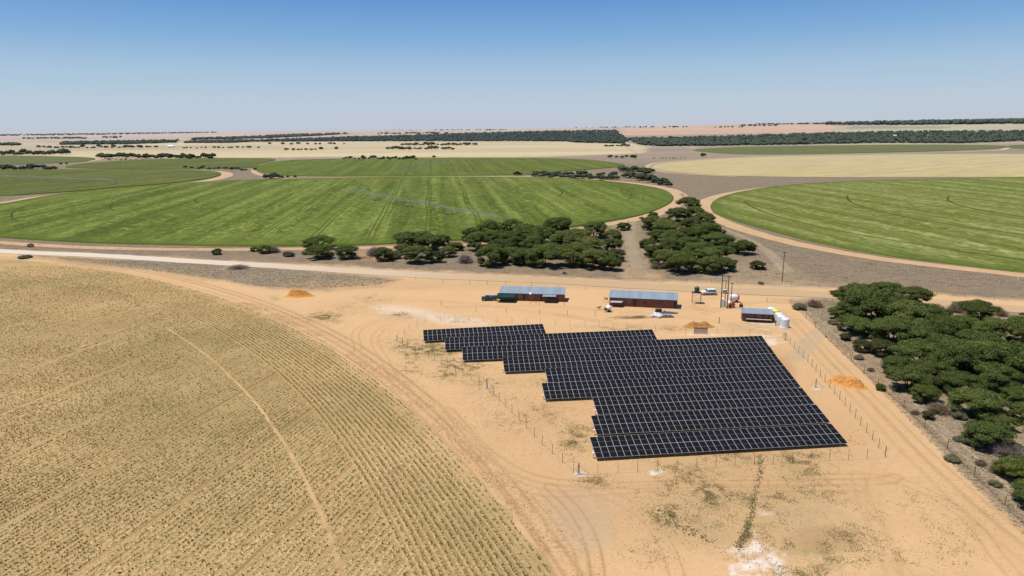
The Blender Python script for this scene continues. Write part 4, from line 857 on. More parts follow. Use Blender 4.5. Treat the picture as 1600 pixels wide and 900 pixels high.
RL = ['nearest row of solar panels, in front of all the others', 'second row of solar panels counted from the front', 'third row of solar panels counted from the front', 'fourth row of solar panels from the front, first to reach further left', 'fifth row of solar panels from the front', 'sixth row of solar panels from the front', 'longest row of solar panels, seventh from the front', 'second row of solar panels from the back, ending short at right', 'shortest row of solar panels, the rearmost at left']
ZB = .55
for ri, (bl, tl, tr, N) in enumerate(rows):
    best = None
    for zt in np.arange(1.5, 2.6, .05):
        b3 = np.array([*G(*bl, ZB), ZB]); t3 = np.array([*G(*tl, zt), zt]); L = np.linalg.norm(t3-b3)
        if best is None or abs(L-5.15) < best[0]: best = (abs(L-5.15), zt, b3, t3)
    _, zt, b3, t3 = best; r3 = np.array([*G(*tr, zt), zt]); dx = r3-t3; W = np.linalg.norm(dx)/N; ux = dx/np.linalg.norm(dx)
    v = t3-b3; v = v-ux*(v@ux); Ls = np.linalg.norm(v); uy = v/Ls; uz = np.cross(ux, uy)
    org = t3-uy*Ls
    from mathutils import Matrix, Vector
    rz = atan2(ux[1], ux[0]); tilt = atan2(uy[2], sqrt(uy[0]**2+uy[1]**2))
    root = thing('solar_panel_row', 'black ' + RL[ri] if not RL[ri].startswith('black') else RL[ri], 'solar panels', (org[0], org[1], 0), rz, 'rows of black solar panels on the sand')
    ml = Ls/2; cells = [(i, j) for j in range(2) for i in range(N)]; cells.sort(key=lambda c: c[0]*2+c[1]); hs = (ml-.03)/2
    def place(i, j):
        s = (j+.5)*ml; return ((i+.5)*W, cos(tilt)*s, ZB+sin(tilt)*s)
    jr = np.random.default_rng(ri)
    for c in cells[:100]:
        o = link(bpy.data.objects.new('solar_panel', PANEL), root); o.location = place(*c); o.rotation_euler = (tilt+jr.normal(0, .003), jr.normal(0, .003), 0); o.scale = (W*.985/MW, hs, 1)
    if len(cells) > 100:
        m = MB(); me0 = PANEL
        for c in cells[100:]:
            lx, ly, lz = place(*c); V = []
            for q in me0.vertices: X, Y, Z = q.co.x*W*.982/MW, q.co.y*hs, q.co.z; V.append((lx+X, ly+Y*cos(tilt)-Z*sin(tilt), lz+Y*sin(tilt)+Z*cos(tilt)))
            n0 = len(m.v); m.v += V
            for p in me0.polygons: m.f.append([n0+k for k in p.vertices]); m.m.append(p.material_index); m.sm.append(False)
        tag(m.build('solar_panels', [M['frame'], M['cell'], M['galv']], root), kind='stuff')
    m = MB()
    for s in (.25, .9, 1.25, 1.9):
        y = cos(tilt)*ml*s; z = ZB+sin(tilt)*ml*s-.07; m.box(.1, N*W-.1, y-.03, y+.03, z-.05, z+.03)
    m.build('support_rail', M['galv'], root)
    for k in range(int(N/3)+1):
        x = min(max(.4, k*3*W), N*W-.4)
        for s, nm in ((.35, 'leg'), (1.65, 'leg')):
            y = cos(tilt)*ml*s; z = ZB+sin(tilt)*ml*s-.12; q = MB(); q.box(x-.04, x+.04, y-.05, y+.05, -.1, z); q.build(nm, M['galv'], root)
    m = MB(); m.box(-.34, -.12, 1.0, 1.4, .45, .95, 0, .02); m.box(-.25, -.2, 1.1, 1.2, -.05, .46); b = m.build('inverter_box', M['white'], root)

# ------------------------------------------------------------------ fences
def fence(name, label, line, spacing, h, mat, r=.035, wires=(.3, .7, 1.1, 1.5), net=None, corners=(), wmat=None):
    W = [G(*p) for p in line]; root = thing(name, label, 'fence', (W[0][0], W[0][1], 0)); o0 = W[0]; wm = MB(); pts = []
    for a, b in zip(W[:-1], W[1:]):
        L = np.linalg.norm(b-a); n = max(1, round(L/spacing)); pts += [a+(b-a)*i/n for i in range(n)]
    pts.append(W[-1]); proto = None
    for i, p in enumerate(pts[:100]):
        if proto is None: q = MB(); q.tube((0, 0, -.1), (0, 0, h), r, r*.9, 6); proto = q.build('post', mat, root); c = proto
        else: c = proto.copy(); link(c); c.parent = root
        c.location = (p[0]-o0[0], p[1]-o0[1], 0); c.rotation_euler = (random.uniform(-.02, .02), random.uniform(-.02, .02), random.uniform(0, 6)); c.scale = (1, 1, random.uniform(.96, 1.05))
    for a, b in zip(pts[:-1], pts[1:]):
        for z in wires: wm.tube((*(a-o0), z), (*(b-o0), z), .005, n=3)
        if net:
            for z in np.arange(.1, net, .15): wm.tube((*(a-o0), z), (*(b-o0), z), .006, n=3)
            L = np.linalg.norm(b-a)
            for s in np.arange(0, 1, .3/L): q = a+(b-a)*s-o0; wm.tube((*q, .05), (*q, net), .005, n=3)
    wm.build('wire', wmat or M['galv'], root); return root, pts
corner_l, corner_r, back_r, back_l = (899, 742), (1383, 715), (1226, 531), (664, 503)
fence('wire_fence', 'wire fence with thin dark posts across the front of the solar rows', [(903, 742.5), (1383, 715)], 3.1, 1.75, M['steel_dark'], .03)
fence('wire_fence', 'wire fence with thin dark posts along the right side of the solar rows', [(1383, 713), (1320, 634), (1262, 566), (1228, 532)], 3.1, 1.75, M['steel_dark'], .04)
fence('wire_fence', 'wire fence with thin dark posts behind the solar rows facing the brick houses', [(1224, 530), (1145, 522), (1047, 520), (937, 512), (800, 505), (667, 502)], 3.6, 1.7, M['steel_dark'], .028)
fence('wire_fence', 'wire fence with thin dark posts stepping down the left side of the solar rows', [(896, 738), (848, 696), (800, 646), (762, 609), (700, 575), (660, 553), (637, 543), (629, 540)], 3.2, 1.75, M['steel_dark'], .035)
fence('wire_fence', 'short wire fence between small gate and rear left corner of the solar plant', [(632, 523), (640, 516), (652, 509), (663, 503)], 3., 1.75, M['steel_dark'], .03)
fence('boundary_fence', 'tall rusty mesh boundary fence between the sand road and the dry grass at right', [(1246, 484), (1290, 527), (1330, 565), (1372, 603), (1412, 637), (1444, 669), (1480, 702), (1522, 744), (1570, 791), (1640, 858)], 7.5, 1.55, M['rust'], .05, (1.5,), 1.4, wmat=M['rust'])
fence('road_fence', 'faint low wire fence along the far verge of the gravel road', [(560, 412), (700, 421), (850, 429), (1000, 438), (1150, 444), (1280, 450), (1420, 459), (1600, 472)], 8, 1.2, M['rust'], .04, (.5, 1.), wmat=M['rust'])
fence('yard_fence', 'sparse posts of a wire fence in front of the house with the green awning', [(690, 478), (744, 487), (791, 488.5), (843, 491.5), (930, 493)], 8.5, 1.5, M['wood'], .05, (.9, 1.4))
fence('yard_fence', 'sparse posts of a wire fence between the gravel road and the first house', [(650, 438), (692, 441), (734, 444), (790, 446), (915, 453)], 8, 1.4, M['wood'], .045, (.9, 1.3))
# corner stays on white footings
for (x, y), lab in (((904, 741), 'grey braced corner post on a white concrete footing at the front left corner'), ((760, 606), 'grey braced post at the bend of the left solar fence'), ((1226, 531), 'white braced corner post at the rear right corner of solar fence'), ((1274, 606), 'braced post with white stones halfway down the right solar fence')):
    g = G(x, y); root = thing('corner_post', lab, 'post', (g[0], g[1], 0), random.uniform(-.2, .3))
    m = MB(); m.tube((0, 0, 0), (0, 0, 1.95), .07, n=8); m.tube((.16, .1, 0), (.1, .05, 1.8), .04, n=6); m.build('pole', M['galv'], root)
    m = MB(); m.tube((1.6, .1, .05), (.06, 0, 1.5), .03, n=6); m.tube((-.4, 1.4, .05), (0, .06, 1.5), .03, n=6); m.build('stay', M['galv'], root)
    m = MB(); m.box(-.35, 1.3, -.16, .16, -.05, .07, 0, .02); m.box(-.55, -.25, -.3, .8, -.05, .06, 0, .02); m.build('footing', M['concrete'], root)
def gate(name, label, a, b, h, mat, stile):
    A, B = G(*a), G(*b); L = np.linalg.norm(B-A); root = thing(name, label, 'gate', (*A, 0), atan2(*(B-A)[::-1]))
    m = MB()
    for x in (0, L): m.tube((x, 0, 0), (x, 0, h+.25), .06, n=8)
    m.build('gate_post', mat, root); m = MB()
    for z in (.25, h): m.tube((.1, 0, z), (L-.1, 0, z), .03)
    for x in stile: m.tube((x*L, 0, .25), (x*L, 0, h), .03)
    m.tube((.1, 0, .25), (.3*L, 0, h), .02); m.build('gate_frame', mat, root); m = MB()
    for z in np.arange(.4, h, .2): m.tube((.1, 0, z), (L-.1, 0, z), .006, n=3)
    m.build('gate_mesh', mat, root)
gate('farm_gate', 'long low tube farm gate by the gravel road beside the grey green shrub', (1198, 472.5), (1237, 474.5), 1.25, M['galv'], (.03, .24, .5, .95))
gate('small_gate', 'small steel gate at the left tip of the solar fence', (620, 533.5), (629, 538), 1.5, M['galv'], (.06, .94))

# ------------------------------------------------------------------ houses
def frame_of(a, b):
    A, B = G(*a), G(*b); d = B-A; return A, np.linalg.norm(d), atan2(d[1], d[0])
def house(name, label, a, b, depth, hf, hb, openings, over=.35, cover=None):
    A, L, rz = frame_of(a, b); root = thing(name, label, 'house', (*A, 0), rz)
    m = MB(); t = .22
    m.prism([(0, 0), (L, 0), (L, hf), (0, hf)], 0, t)                                     # front wall
    m.prism([(t+.003, 0), (L-t-.003, 0), (L-t-.003, hb-.02), (t+.003, hb-.02)], depth-t, depth)
    for x0 in (0, L-t): m.add([(x0, t+.002, 0), (x0+t, t+.002, 0), (x0+t, depth, 0), (x0, depth, 0), (x0, t+.002, hf), (x0+t, t+.002, hf), (x0+t, depth, hb), (x0, depth, hb)], [[0,3,2,1],[4,5,6,7],[0,1,5,4],[1,2,6,5],[2,3,7,6],[3,0,4,7]])
    m.build('wall', M['brick'], root)
    sl = (hb-hf)/depth; m = MB(); y0, y1 = -over, depth+over*.6; z0, z1 = hf+.04-sl*over, hb+.04+sl*over*.6
    n = max(8, int(L/.9)); xs = np.linspace(-over*.6, L+over*.6, n+1)
    for i in range(n):
        q = .012 if i % 2 else 0; e = .0 if i % 2 else .03
        m.add([(xs[i], y0, z0+q), (xs[i+1]+e, y0, z0+q), (xs[i+1]+e, y1, z1+q), (xs[i], y1, z1+q), (xs[i], y0, z0+q-.03), (xs[i+1]+e, y0, z0+q-.03), (xs[i+1]+e, y1, z1+q-.03), (xs[i], y1, z1+q-.03)], [[0,1,2,3],[7,6,5,4],[0,4,5,1],[1,5,6,2],[2,6,7,3],[3,7,4,0]])
    rf = m.build('roof', M['roof'], root)
    m = MB(); m.box(-over*.6-.01, L+over*.6+.04, y1-.02, y1+.06, z1-.16, z1+.05, 0); m.build('ridge_cap', M['white'], rf)
    for kind, x, z, w, h in openings:
        if kind == 'door':
            m = MB(); m.box(x, x+w, -.035, -.004, .02, h, 0); d = m.build('door', M['door'], root); m = MB(); m.box(x+w-.16, x+w-.1, -.09, -.037, 1., 1.12); m.build('handle', M['galv'], d)
        elif kind == 'window':
            m = MB(); m.box(x-.05, x+w+.05, -.05, -.004, z-.05, z, 0); m.box(x-.05, x+w+.05, -.05, -.004, z+h, z+h+.05, 0); m.box(x-.05, x, -.05, -.004, z+.001, z+h-.001, 0); m.box(x+w, x+w+.05, -.05, -.004, z+.001, z+h-.001, 0); m.box(x+w/2-.02, x+w/2+.02, -.045, -.004, z+.001, z+h-.001, 0)
            f = m.build('window', M['car_grey'], root); m = MB(); m.box(x, x+w, -.028, -.006, z, z+h); m.build('pane', M['glass'], f)
        elif kind == 'open':
            m = MB(); m.box(x, x+w, -.02, -.004, z, z+h); m.build('doorway', M['black'], root)
    return root, L
h1, L1 = house('brick_house', 'long brick house with iron roof, green net awning and satellite dish', (781, 469), (881.5, 471.5), 4.4, 2.35, 3.25, [('door', 7.0, 0, .85, 2.0), ('window', 9.0, 1.0, 1.1, .9), ('door', 12.3, 0, .85, 2.0), ('window', 5.6, 1.0, .9, .8), ('open', 13.9, .02, 1.6, 1.6)])
m = MB(); m.tube((9.3, -.1, 2.2), (9.3, -.55, 2.7), .03); m.build('dish_arm', M['galv'], h1)
m = MB(); m.lathe([(.02, 0), (.25, .04), (.42, .13), (.44, .14), (.40, .16), (.2, .08), (.02, .05)], 16)
o = m.build('satellite_dish', M['white'], h1); o.location = (9.3, -.75, 2.55); o.rotation_euler = (radians(62), 0, radians(10))
m = MB(); m.tube((9.35, -.62, 0), (9.3, -.55, 2.5), .03); m.build('downpipe', M['steel_dark'], h1)
# awnings are fixed to the house
def sheet(w, d, n, sag, z0, z1):
    V = []; k = 12
    for i in range(k+1):
        for j in range(k+1):
            x = w*i/k; y = -d*j/k; V.append((x, y, z0+(z1-z0)*j/k - sag*(sin(pi*((i*n/k) % 1))**1)*sin(pi*min(j/k*1.0, 1))*.8 - sag*.35*vnoise(i*.9, j*.9, 4)))
    Fs = [[i*(k+1)+j, i*(k+1)+j+1, (i+1)*(k+1)+j+1, (i+1)*(k+1)+j] for i in range(k) for j in range(k)]
    return V, Fs
m = MB(); V, Fs = sheet(5.4, 3.0, 2, .35, 2.25, 1.75); m.add([(x-.6, y-.02, z) for x, y, z in V], Fs, 0, False)
m.add([(-.6, -.05, 2.2), (-.6, -3.0, 1.7), (-.6, -3.0, .9), (-.6, -.05, 1.2)], [[0, 1, 2, 3]]); m.add([(4.8, -3.02, 1.75), (-.6, -3.02, 1.7), (-.6, -3.05, 1.2), (2, -3.05, .95), (4.8, -3.05, 1.3)], [[0, 1, 2, 3, 4]]); m.build('net_awning', M['net'], h1)
for x in (-.6, 1.2, 3.0, 4.8): q = MB(); q.tube((x, -3.0, 0), (x, -3.0, 1.85), .045); q.build('awning_post', M['wood'], h1)
m = MB(); m.add([(13.2, -.03, 2.25), (17.2, -.03, 2.25), (17.0, -2.2, 2.0), (13.0, -2.2, 2.0), (13.2, -.03, 2.22), (17.2, -.03, 2.22), (17.0, -2.2, 1.97), (13.0, -2.2, 1.97)], [[0,3,2,1],[4,5,6,7],[0,1,5,4],[2,3,7,6],[1,2,6,5],[3,0,4,7]]); m.build('iron_awning', M['roof'], h1)
for x in (13.1, 16.9): q = MB(); q.tube((x, -2.15, 0), (x, -2.15, 1.97), .04); q.build('awning_post', M['wood'], h1)
m = MB(); m.box(13.4, 16.8, -.9, -.3, 0, 1.1, 0, .03); m.box(13.8, 14.6, -.85, -.35, 1.1, 1.5, 0, .03)
tag(m.build('storage_crates', M['steel_dark'], None), 'dark crates in shade beneath the iron awning of the first house', 'crates'); o = bpy.data.objects['storage_crates']; o.location = h1.location; o.rotation_euler = h1.rotation_euler
for i, (x, y) in enumerate(((828.5, 475), (837.5, 475.5), (842.5, 476), (881.5, 478))):
    g = G(x, y); m = MB(); m.tube((0, 0, -.05), (0, 0, [1.4, 1.5, 2.2, 1.3][i]), .05, .045, 7); m.tube((-.25, 0, [1.3, 1.4, 2.0, 1.2][i]), (.25, 0, [1.3, 1.4, 2.0, 1.2][i]), .03, n=5)
    o = m.build('wash_line_pole', M['wood']); o.location = (*g, 0); tag(o, ['leftmost short wooden wash line pole before the first house', 'second short wash line pole before the first house', 'tallest wash line pole before the first house', 'short pole at the right corner of the first house'][i], 'pole', 'wash line poles before the first house')
h2, L2 = house('brick_house', 'long dark brick house with iron roof and small grey awning at left', (952, 477.5), (1058, 482.5), 4.6, 2.6, 3.55, [('door', 6.8, 0, .95, 2.1), ('window', 5.2, 1.25, 1.0, .9), ('window', 15.8, 1.4, .6, .6), ('open', 9.9, 1.1, .6, .5), ('door', 18.2, 0, 1.0, 2.05)], .3)
m = MB(); m.add([(.5, -.03, 1.6), (4.0, -.03, 1.65), (3.6, -1.6, 1.45), (.2, -1.6, 1.4), (.5, -.03, 1.57), (4.0, -.03, 1.62), (3.6, -1.6, 1.42), (.2, -1.6, 1.37)], [[0,3,2,1],[4,5,6,7],[0,1,5,4],[2,3,7,6],[1,2,6,5],[3,0,4,7]]); m.build('awning', M['car_grey'], h2)
for x in (.25, 3.5): q = MB(); q.tube((x, -1.55, 0), (x, -1.55, 1.4), .04); q.build('awning_post', M['wood'], h2)
m = MB(); m.box(0, 1.3, 0, .5, .75, .95, 0, .03)
for x in (.1, 1.2): m.tube((x, .1, 0), (x, .1, .75), .025); m.tube((x, .4, 0), (x, .4, .75), .025)
o = m.build('wash_trough', M['white']); g = G(1009, 480); o.location = (*g, 0); o.rotation_euler = (0, 0, h2.rotation_euler.z); tag(o, 'small white wash trough at the wall of the dark brick house', 'trough')
# ablution block
h3, L3 = house('wash_block', 'small brick wash block with flat iron roof beside the white tanks', (1159.5, 501.5), (1206, 504), 3.4, 2.3, 2.65, [('open', 3.0, .9, .35, 1.1), ('open', 5.0, .9, .35, 1.1), ('open', 6.5, .9, .35, 1.1)], .45)
m = MB(); m.box(.9, L3-.2, -.75, -.25, .72, .86, 0, .02); t_ = m.build('counter', M['concrete'], h3)
for x in (.95, 2.6, 4.3, 6.0, L3-.35): q = MB(); q.box(x, x+.14, -.7, -.3, 0, .72); q.build('pillar', M['brick'], h3)
m = MB(); m.box(1.1, L3-.5, -.2, -.02, .1, .6); m.build('recess_shade', M['black'], h3)  # black box stands for the shade in the hollow under the counter
# tanks
def tank(label, x, y, mat, R=1.08, H=2.55, z=0, name='water_tank', group='water tanks beside the wash block'):
    g = G(x, y) if isinstance(x, (int, float)) else x; root = thing(name, label, 'water tank', (g[0], g[1]+R, z), 0, group)
    p = [(.02, 0), (R, 0)]; nb = 5
    for i in range(nb):
        z0 = H*.82*i/nb; z1 = H*.82*(i+1)/nb; p += [(R, z0+.03), (R, z1-.05), (R*.975, z1-.02), (R*.975, z1)]
    p += [(R, H*.83), (R*.97, H*.87), (R*.75, H*.94), (R*.4, H*.98), (.02, H)]
    m = MB(); m.lathe(p, 28); m.build('tank_body', mat, root)
    m = MB(); m.lathe([(.02, H-.02), (R*.28, H-.03), (R*.28, H+.06), (R*.2, H+.1), (.02, H+.11)], 14); m.build('lid', mat, root); return root
tank('nearest white tank on a pale slab at the front of the row', 1228.5, 513.5, M['tank_white'], z=.12)
tank('second white tank from the front of the row', 1222.5, 508.5, M['tank_white']); tank('third white tank, just in front of the yellow tank', 1218.5, 504.5, M['tank_white'])
tank('yellow tank standing in the row of white tanks', 1213.5, 500.5, M['tank_yellow'], 1.05, 2.8); tank('white tank behind the yellow tank against the wash block', 1206.5, 496.5, M['tank_white'], 1.05, 2.7)
g = G(1228.5, 513.5); m = MB(); m.box(-1.35, 1.5, -.35, 2.3, -.05, .12, 0, .02); o = m.build('concrete_slab', M['concrete']); o.location = (*g, 0); tag(o, 'pale concrete slab under the nearest white tank', 'slab')
g = G(1212, 509); m = MB(); m.tube((0, 0, 0), (0, 0, 1.3), .12, n=8); m.tube((0, 0, .35), (1.1, .6, .35), .05); m.tube((0, 0, 1.0), (1.0, .9, 1.0), .05); o = m.build('pump_pipe', M['rust']); o.location = (*g, 0); tag(o, 'rust coloured pump pipe between wash block and nearest tank', 'pipe')
# elevated green tank
g = G(1081.5, 474.5); g2 = G(1095, 475); Ls = np.linalg.norm(g2-g); root = thing('tank_stand', 'tall steel lattice stand carrying the green tank', 'stand', (*g, 0), atan2(*(g2-g)[::-1]))
HS = 3.15
for x in (0, Ls):
    for y in (0, 2.0): q = MB(); q.tube((x, y, 0), (x, y, HS), .05, n=6); q.build('leg', M['steel_dark'], root)
m = MB()
for z in (1.0, 2.0): m.tube((0, 0, z), (Ls, 0, z), .03); m.tube((0, 2, z), (Ls, 2, z), .03); m.tube((0, 0, z), (0, 2, z), .03); m.tube((Ls, 0, z), (Ls, 2, z), .03)
m.tube((0, 0, 0), (Ls, 0, 2.), .02); m.tube((0, 0, 2), (Ls, 0, HS), .02); m.build('brace', M['galv'], root)
m = MB()
for i in range(8): m.box(-.12, Ls+.12, -.15+i*.3, .1+i*.3, HS, HS+.06)
m.build('platform', M['wood'], root)
c, s_ = cos(root.rotation_euler.z), sin(root.rotation_euler.z); lx, ly = Ls*.55, .22
tank('dark green tank on top of the steel stand', np.array([g[0]+lx*c-ly*s_, g[1]+lx*s_+ly*c]), 0, M['tank_green'], .72, 1.75, HS+.06, group=None)
# heaps
def heap(label, x, y, wpx, hgt, mat, seed, peaks=1, rz=0, asp=.55):
    sc = px_per_m(x, y); R = wpx/sc/2; g = G(x, y); r = np.random.default_rng(seed); n = 70; V = []
    cs = [(-.62+1.24*(i+.5)/peaks+r.uniform(-.08, .08), r.uniform(-.15, .15), r.uniform(.6, 1)) for i in range(peaks)]
    for i in range(n+1):
        for j in range(n+1):
            x_, y_ = -1.25+2.5*i/n, -1.25+2.5*j/n; rr = 1+.35*(float(fbm(x_*2.2+seed, y_*2.2, seed+9))-.5)
            z = sum(h*math.exp(-(((x_-a)/(.34*rr))**2+((y_-b)/(.45*rr))**2)) for a, b, h in cs)
            z = min(z, 1.05)+(.30*(float(fbm(x_*3+seed, y_*3, seed))-.5)+.26*(float(fbm(x_*11, y_*11, seed+3))-.5))*min(1, z*2.5); V.append((x_*R, y_*R*asp, z*hgt-.10))
    Fs = [[i*(n+1)+j, (i+1)*(n+1)+j, (i+1)*(n+1)+j+1, i*(n+1)+j+1] for i in range(n) for j in range(n)]
    m = MB(); m.add(V, Fs, 0, False); o = m.build('sand_heap', mat); o.location = (g[0], g[1]+R*asp*.5, 0); o.rotation_euler = (0, 0, rz); tag(o, label, 'sand heap'); return o
os_ = simple('orange sand', (.60, .28, .08), .95, .05, var=.35, scale=2.5); ys_ = simple('building sand', (.42, .21, .07), .95, .05, var=.2, scale=1.5)
heap('bright orange sand heap beside the sand road near the boundary fence', 1331, 604, 58, 1.6, os_, 3, 4, -.75, .62); heap('small orange sand heap left of the first house near the maize field', 465, 464, 46, 2.0, os_, 5, 4, 0, .5)
heap('twin peaked tan sand heap behind the notice board', 1093, 512.5, 54, 1.9, ys_, 8, 2, 0, .5)
# notice board
A, L, rz = frame_of((1084.5, 522), (1105, 522.5)); root = thing('notice_board', 'wide pale notice board with red header standing before the twin sand heap', 'sign', (*A, 0), rz)
for x in (0, L): q = MB(); q.tube((x, 0, 0), (x, 0, 1.75), .05); q.build('post', M['steel_dark'], root)
m = MB(); m.box(.05, L-.05, -.03, .03, .15, 1.35); b_ = m.build('board', simple('faded print', (.62, .50, .44), .8, .2, var=.25, scale=5), root); m = MB(); m.box(.05, L-.05, -.034, .034, 1.353, 1.65); m.build('header', simple('red brown board', (.42, .22, .17), .8), root)
m = MB(); m.tube((-.02, 0, 1.7), (L+.02, 0, 1.7), .04); m.build('top_rail', M['steel_dark'], root)
g = G(1123.5, 505); m = MB(); m.tube((0, 0, -.1), (0, 0, 1.6), .09, .08, 8); m.tube((.0, .0, 1.5), (.12, 0, 1.62), .05); o = m.build('gate_stump', M['wood']); o.location = (*g, 0); tag(o, 'single thick dark wooden post on open sand left of the wash block', 'post')
# sacks and scrap
for i in range(14):
    g = G(1017+random.random()*16+1, 492+random.random()*4.5); m = MB(); m.box(-.55, .55, -.4, .4, 0, random.uniform(.5, .8), 0, .16); o = m.build('bulk_sack', M['sack']); o.location = (*g, 0); o.rotation_euler = (random.uniform(-.1, .1), random.uniform(-.1, .1), random.uniform(0, 3))
    tag(o, 'white bulky sack in the jumbled pile before the dark brick house', 'sack', 'white sacks piled before the dark brick house')
for i in range(7):
    g = G(1037+(i % 4)*6.2, 489.5+(i//4)*6); root = thing('pallet_stack', 'grey pallet of stacked blocks beside the pile of white sacks', 'pallet', (*g, 0), random.uniform(-.2, .2), 'pallets of grey blocks beside the white sacks')
    m = MB()
    for k in range(5): m.box(-.55, .55, -.5+k*.22, -.38+k*.22, .1, .13)
    for k in (-.5, 0, .42): m.box(k-.04, k+.08, -.5, .5, 0, .098)
    m.build('pallet', M['wood'], root); m = MB(); hh = random.randint(2, 4)
    for a in range(hh):
        for bq in range(4):
            if a == hh-1 and random.random() < .4: continue
            m.box(-.52+bq*.26, -.30+bq*.26, -.48, .46, .135+a*.2, .325+a*.2, 0, .01)
    m.build('blocks', simple('grey blocks', (.40, .39, .38), .9, .1, var=.4, scale=4) if i == 0 else bpy.data.materials['grey blocks'], root)
g = G(1029, 488); m = MB(); m.box(-.9, .9, -.5, .5, 0, .9, 0, .05); m.box(-.8, .8, -.52, .52, .9, 1.0, 0, .02); o = m.build('scrap_bin', M['steel_dark']); o.location = (*g, 0); tag(o, 'dark metal bin behind the white sacks', 'bin')
# cement mixer
g = G(950, 487.5); root = thing('cement_mixer', 'grey and white towed cement mixer left of the dark brick house', 'mixer', (*g, 0), .15)
m = MB(); m.lathe([(.1, -.7), (.55, -.55), (.75, -.1), (.7, .25), (.42, .75), (.36, .75), (.34, .7)], 16); o = m.build('drum', M['white'], root); o.location = (.3, .3, 1.15); o.rotation_euler = (radians(50), 0, radians(200))
m = MB(); m.box(-.9, 1.0, -.3, -.2, .45, .55); m.box(-.9, 1.0, .8, .9, .45, .55); m.box(-.9, -.8, -.2, .8, .45, .55); m.box(.9, 1.0, -.2, .8, .45, .55); m.tube((-.9, .3, .5), (-2.0, .3, .45), .04); m.box(-.2, .0, -.25, -.15, .5, 1.3); m.build('chassis', M['galv'], root)
m = MB(); m.box(-1.0, -.35, -.1, .7, .56, 1.15, 0, .04); m.build('engine_cover', M['steel_dark'], root)
for y in (-.4, 1.0):
    m = MB(); m.tube((.2, y-.08, .36), (.2, y+.08, .36), .36, n=16); m.build('wheel', M['rubber'], root)
g = G(935, 484); m = MB(); m.tube((0, 0, 0), (.6, .1, .95), .05); m.tube((.9, 0, 0), (.5, .1, .95), .05); m.tube((-.3, .1, .7), (.9, .1, 1.05), .07); m.tube((.1, .7, 0), (.5, .2, .95), .05); m.box(-.5, .2, 0, .2, .55, .75, 0, .03); o = m.build('rusty_trestle', M['rust']); o.location = (*g, 0); tag(o, 'rusty brown steel trestle left of the cement mixer', 'trestle')
g = G(945, 472); m = MB()
for x, z in ((0, 1.2), (.5, 1.25)): m.box(x, x+.35, 0, .3, z-.5, z+.1, 0, .05)
m.tube((-.25, 0, 0), (-.25, 0, 1.9), .04); m.tube((.9, 0, 0), (.9, 0, 1.2), .04); m.tube((-.25, 0, 1.35), (.9, 0, 1.3), .02); o = m.build('washing_line', simple('brick red cloth', (.38, .10, .05), .9)); o.location = (*g, 0); tag(o, 'red clothes on a short washing line at left end of dark brick house', 'washing line')
# electricity supply
def pole(label, x, y, H, r=.13, arm=None, name='utility_pole', group=None):
    g = G(x, y); root = thing(name, label, 'utility pole', (*g, 0), 0, group); m = MB(); m.tube((0, 0, -.2), (0, 0, H), r, r*.72, 10); m.build('pole', M['wood'], root)
    if arm:
        m = MB(); m.box(-arm/2, arm/2, -.16, -.05, H-.35, H-.2); m.build('crossarm', M['wood'], root)
        for k in (-.42, 0, .42):
            q = MB(); q.lathe([(.03, 0), (.08, .04), (.05, .1), (.08, .14), (.04, .2), (.01, .22)], 8, (k*arm, -.1, H-.198)); q.build('insulator', M['white'], root)
    return root
pole('lone tall wooden pole on the veld beyond the gravel road', 1222, 440, 10.2, .14, 1.6)
T1, T2 = G(1126, 480.5), G(1136, 481.5)
root = thing('transformer_structure', 'tall twin wooden poles carrying crossarms and grey transformer', 'transformer', (*T1, 0), atan2(*(T2-T1)[::-1])); D = np.linalg.norm(T2-T1); HT = 9.6
for x in (0, D): q = MB(); q.tube((x, 0, -.2), (x, 0, HT), .15, .11, 10); q.build('pole', M['wood'], root)
m = MB(); m.box(-.25, D+.9, -.2, -.1, HT-.3, HT-.12); m.box(-.1, D+.1, -.2, -.1, HT-1.7, HT-1.58); m.box(-.1, D+.1, .12, .22, 4.25, 4.42); m.box(-.1, D+.1, -.2, -.1, 4.25, 4.42); m.build('crossarm', M['wood'], root)
for x in (.2, D*.5, D-.2, D+.7): q = MB(); q.lathe([(.03, 0), (.09, .05), (.05, .12), (.09, .17), (.04, .26)], 8, (x, -.15, HT-.118)); q.build('insulator', M['white'], root)
for x in (.4, D*.5, D-.4): q = MB(); q.tube((x, -.15, HT-1.7), (x, -.35, HT-2.15), .05); q.build('fuse', M['white'], root)
m = MB(); m.box(.35, D-.3, -.55, .5, 4.43, 5.55, 0, .06)
tr_ = m.build('transformer_tank', M['galv'], root)
for k in range(7): q = MB(); x = .45+k*.16; q.box(x, x+.04, -.72, -.552, 4.5, 5.4); q.build('cooling_fin', M['galv'], tr_)
for x in (.6, D*.5, D-.55): q = MB(); q.lathe([(.04, 0), (.08, .06), (.05, .14), (.03, .3)], 8, (x, 0, 5.552)); q.build('bushing', M['white'], tr_)
m = MB()
for x in (.4, D*.5, D-.4): m.tube((x, -.35, HT-2.15), (x, 0, 5.85), .012, n=4); m.tube((x, -.15, HT-.1), (x, -.15, HT-1.65), .012, n=4)
m.build('cable', M['black'], root)
pole('shorter dark pole right of the twin transformer poles', 1141.5, 480.5, 7.4, .12, .9); pole('thinner dark pole behind the twin transformer poles', 1132.5, 474, 7.0, .10, .7)
A, L, rz = frame_of((1127, 479.5), (1134.5, 480)); root = thing('switch_kiosk', 'white electrical kiosk between the transformer poles', 'kiosk', (A[0], A[1]+.4, 0), rz)
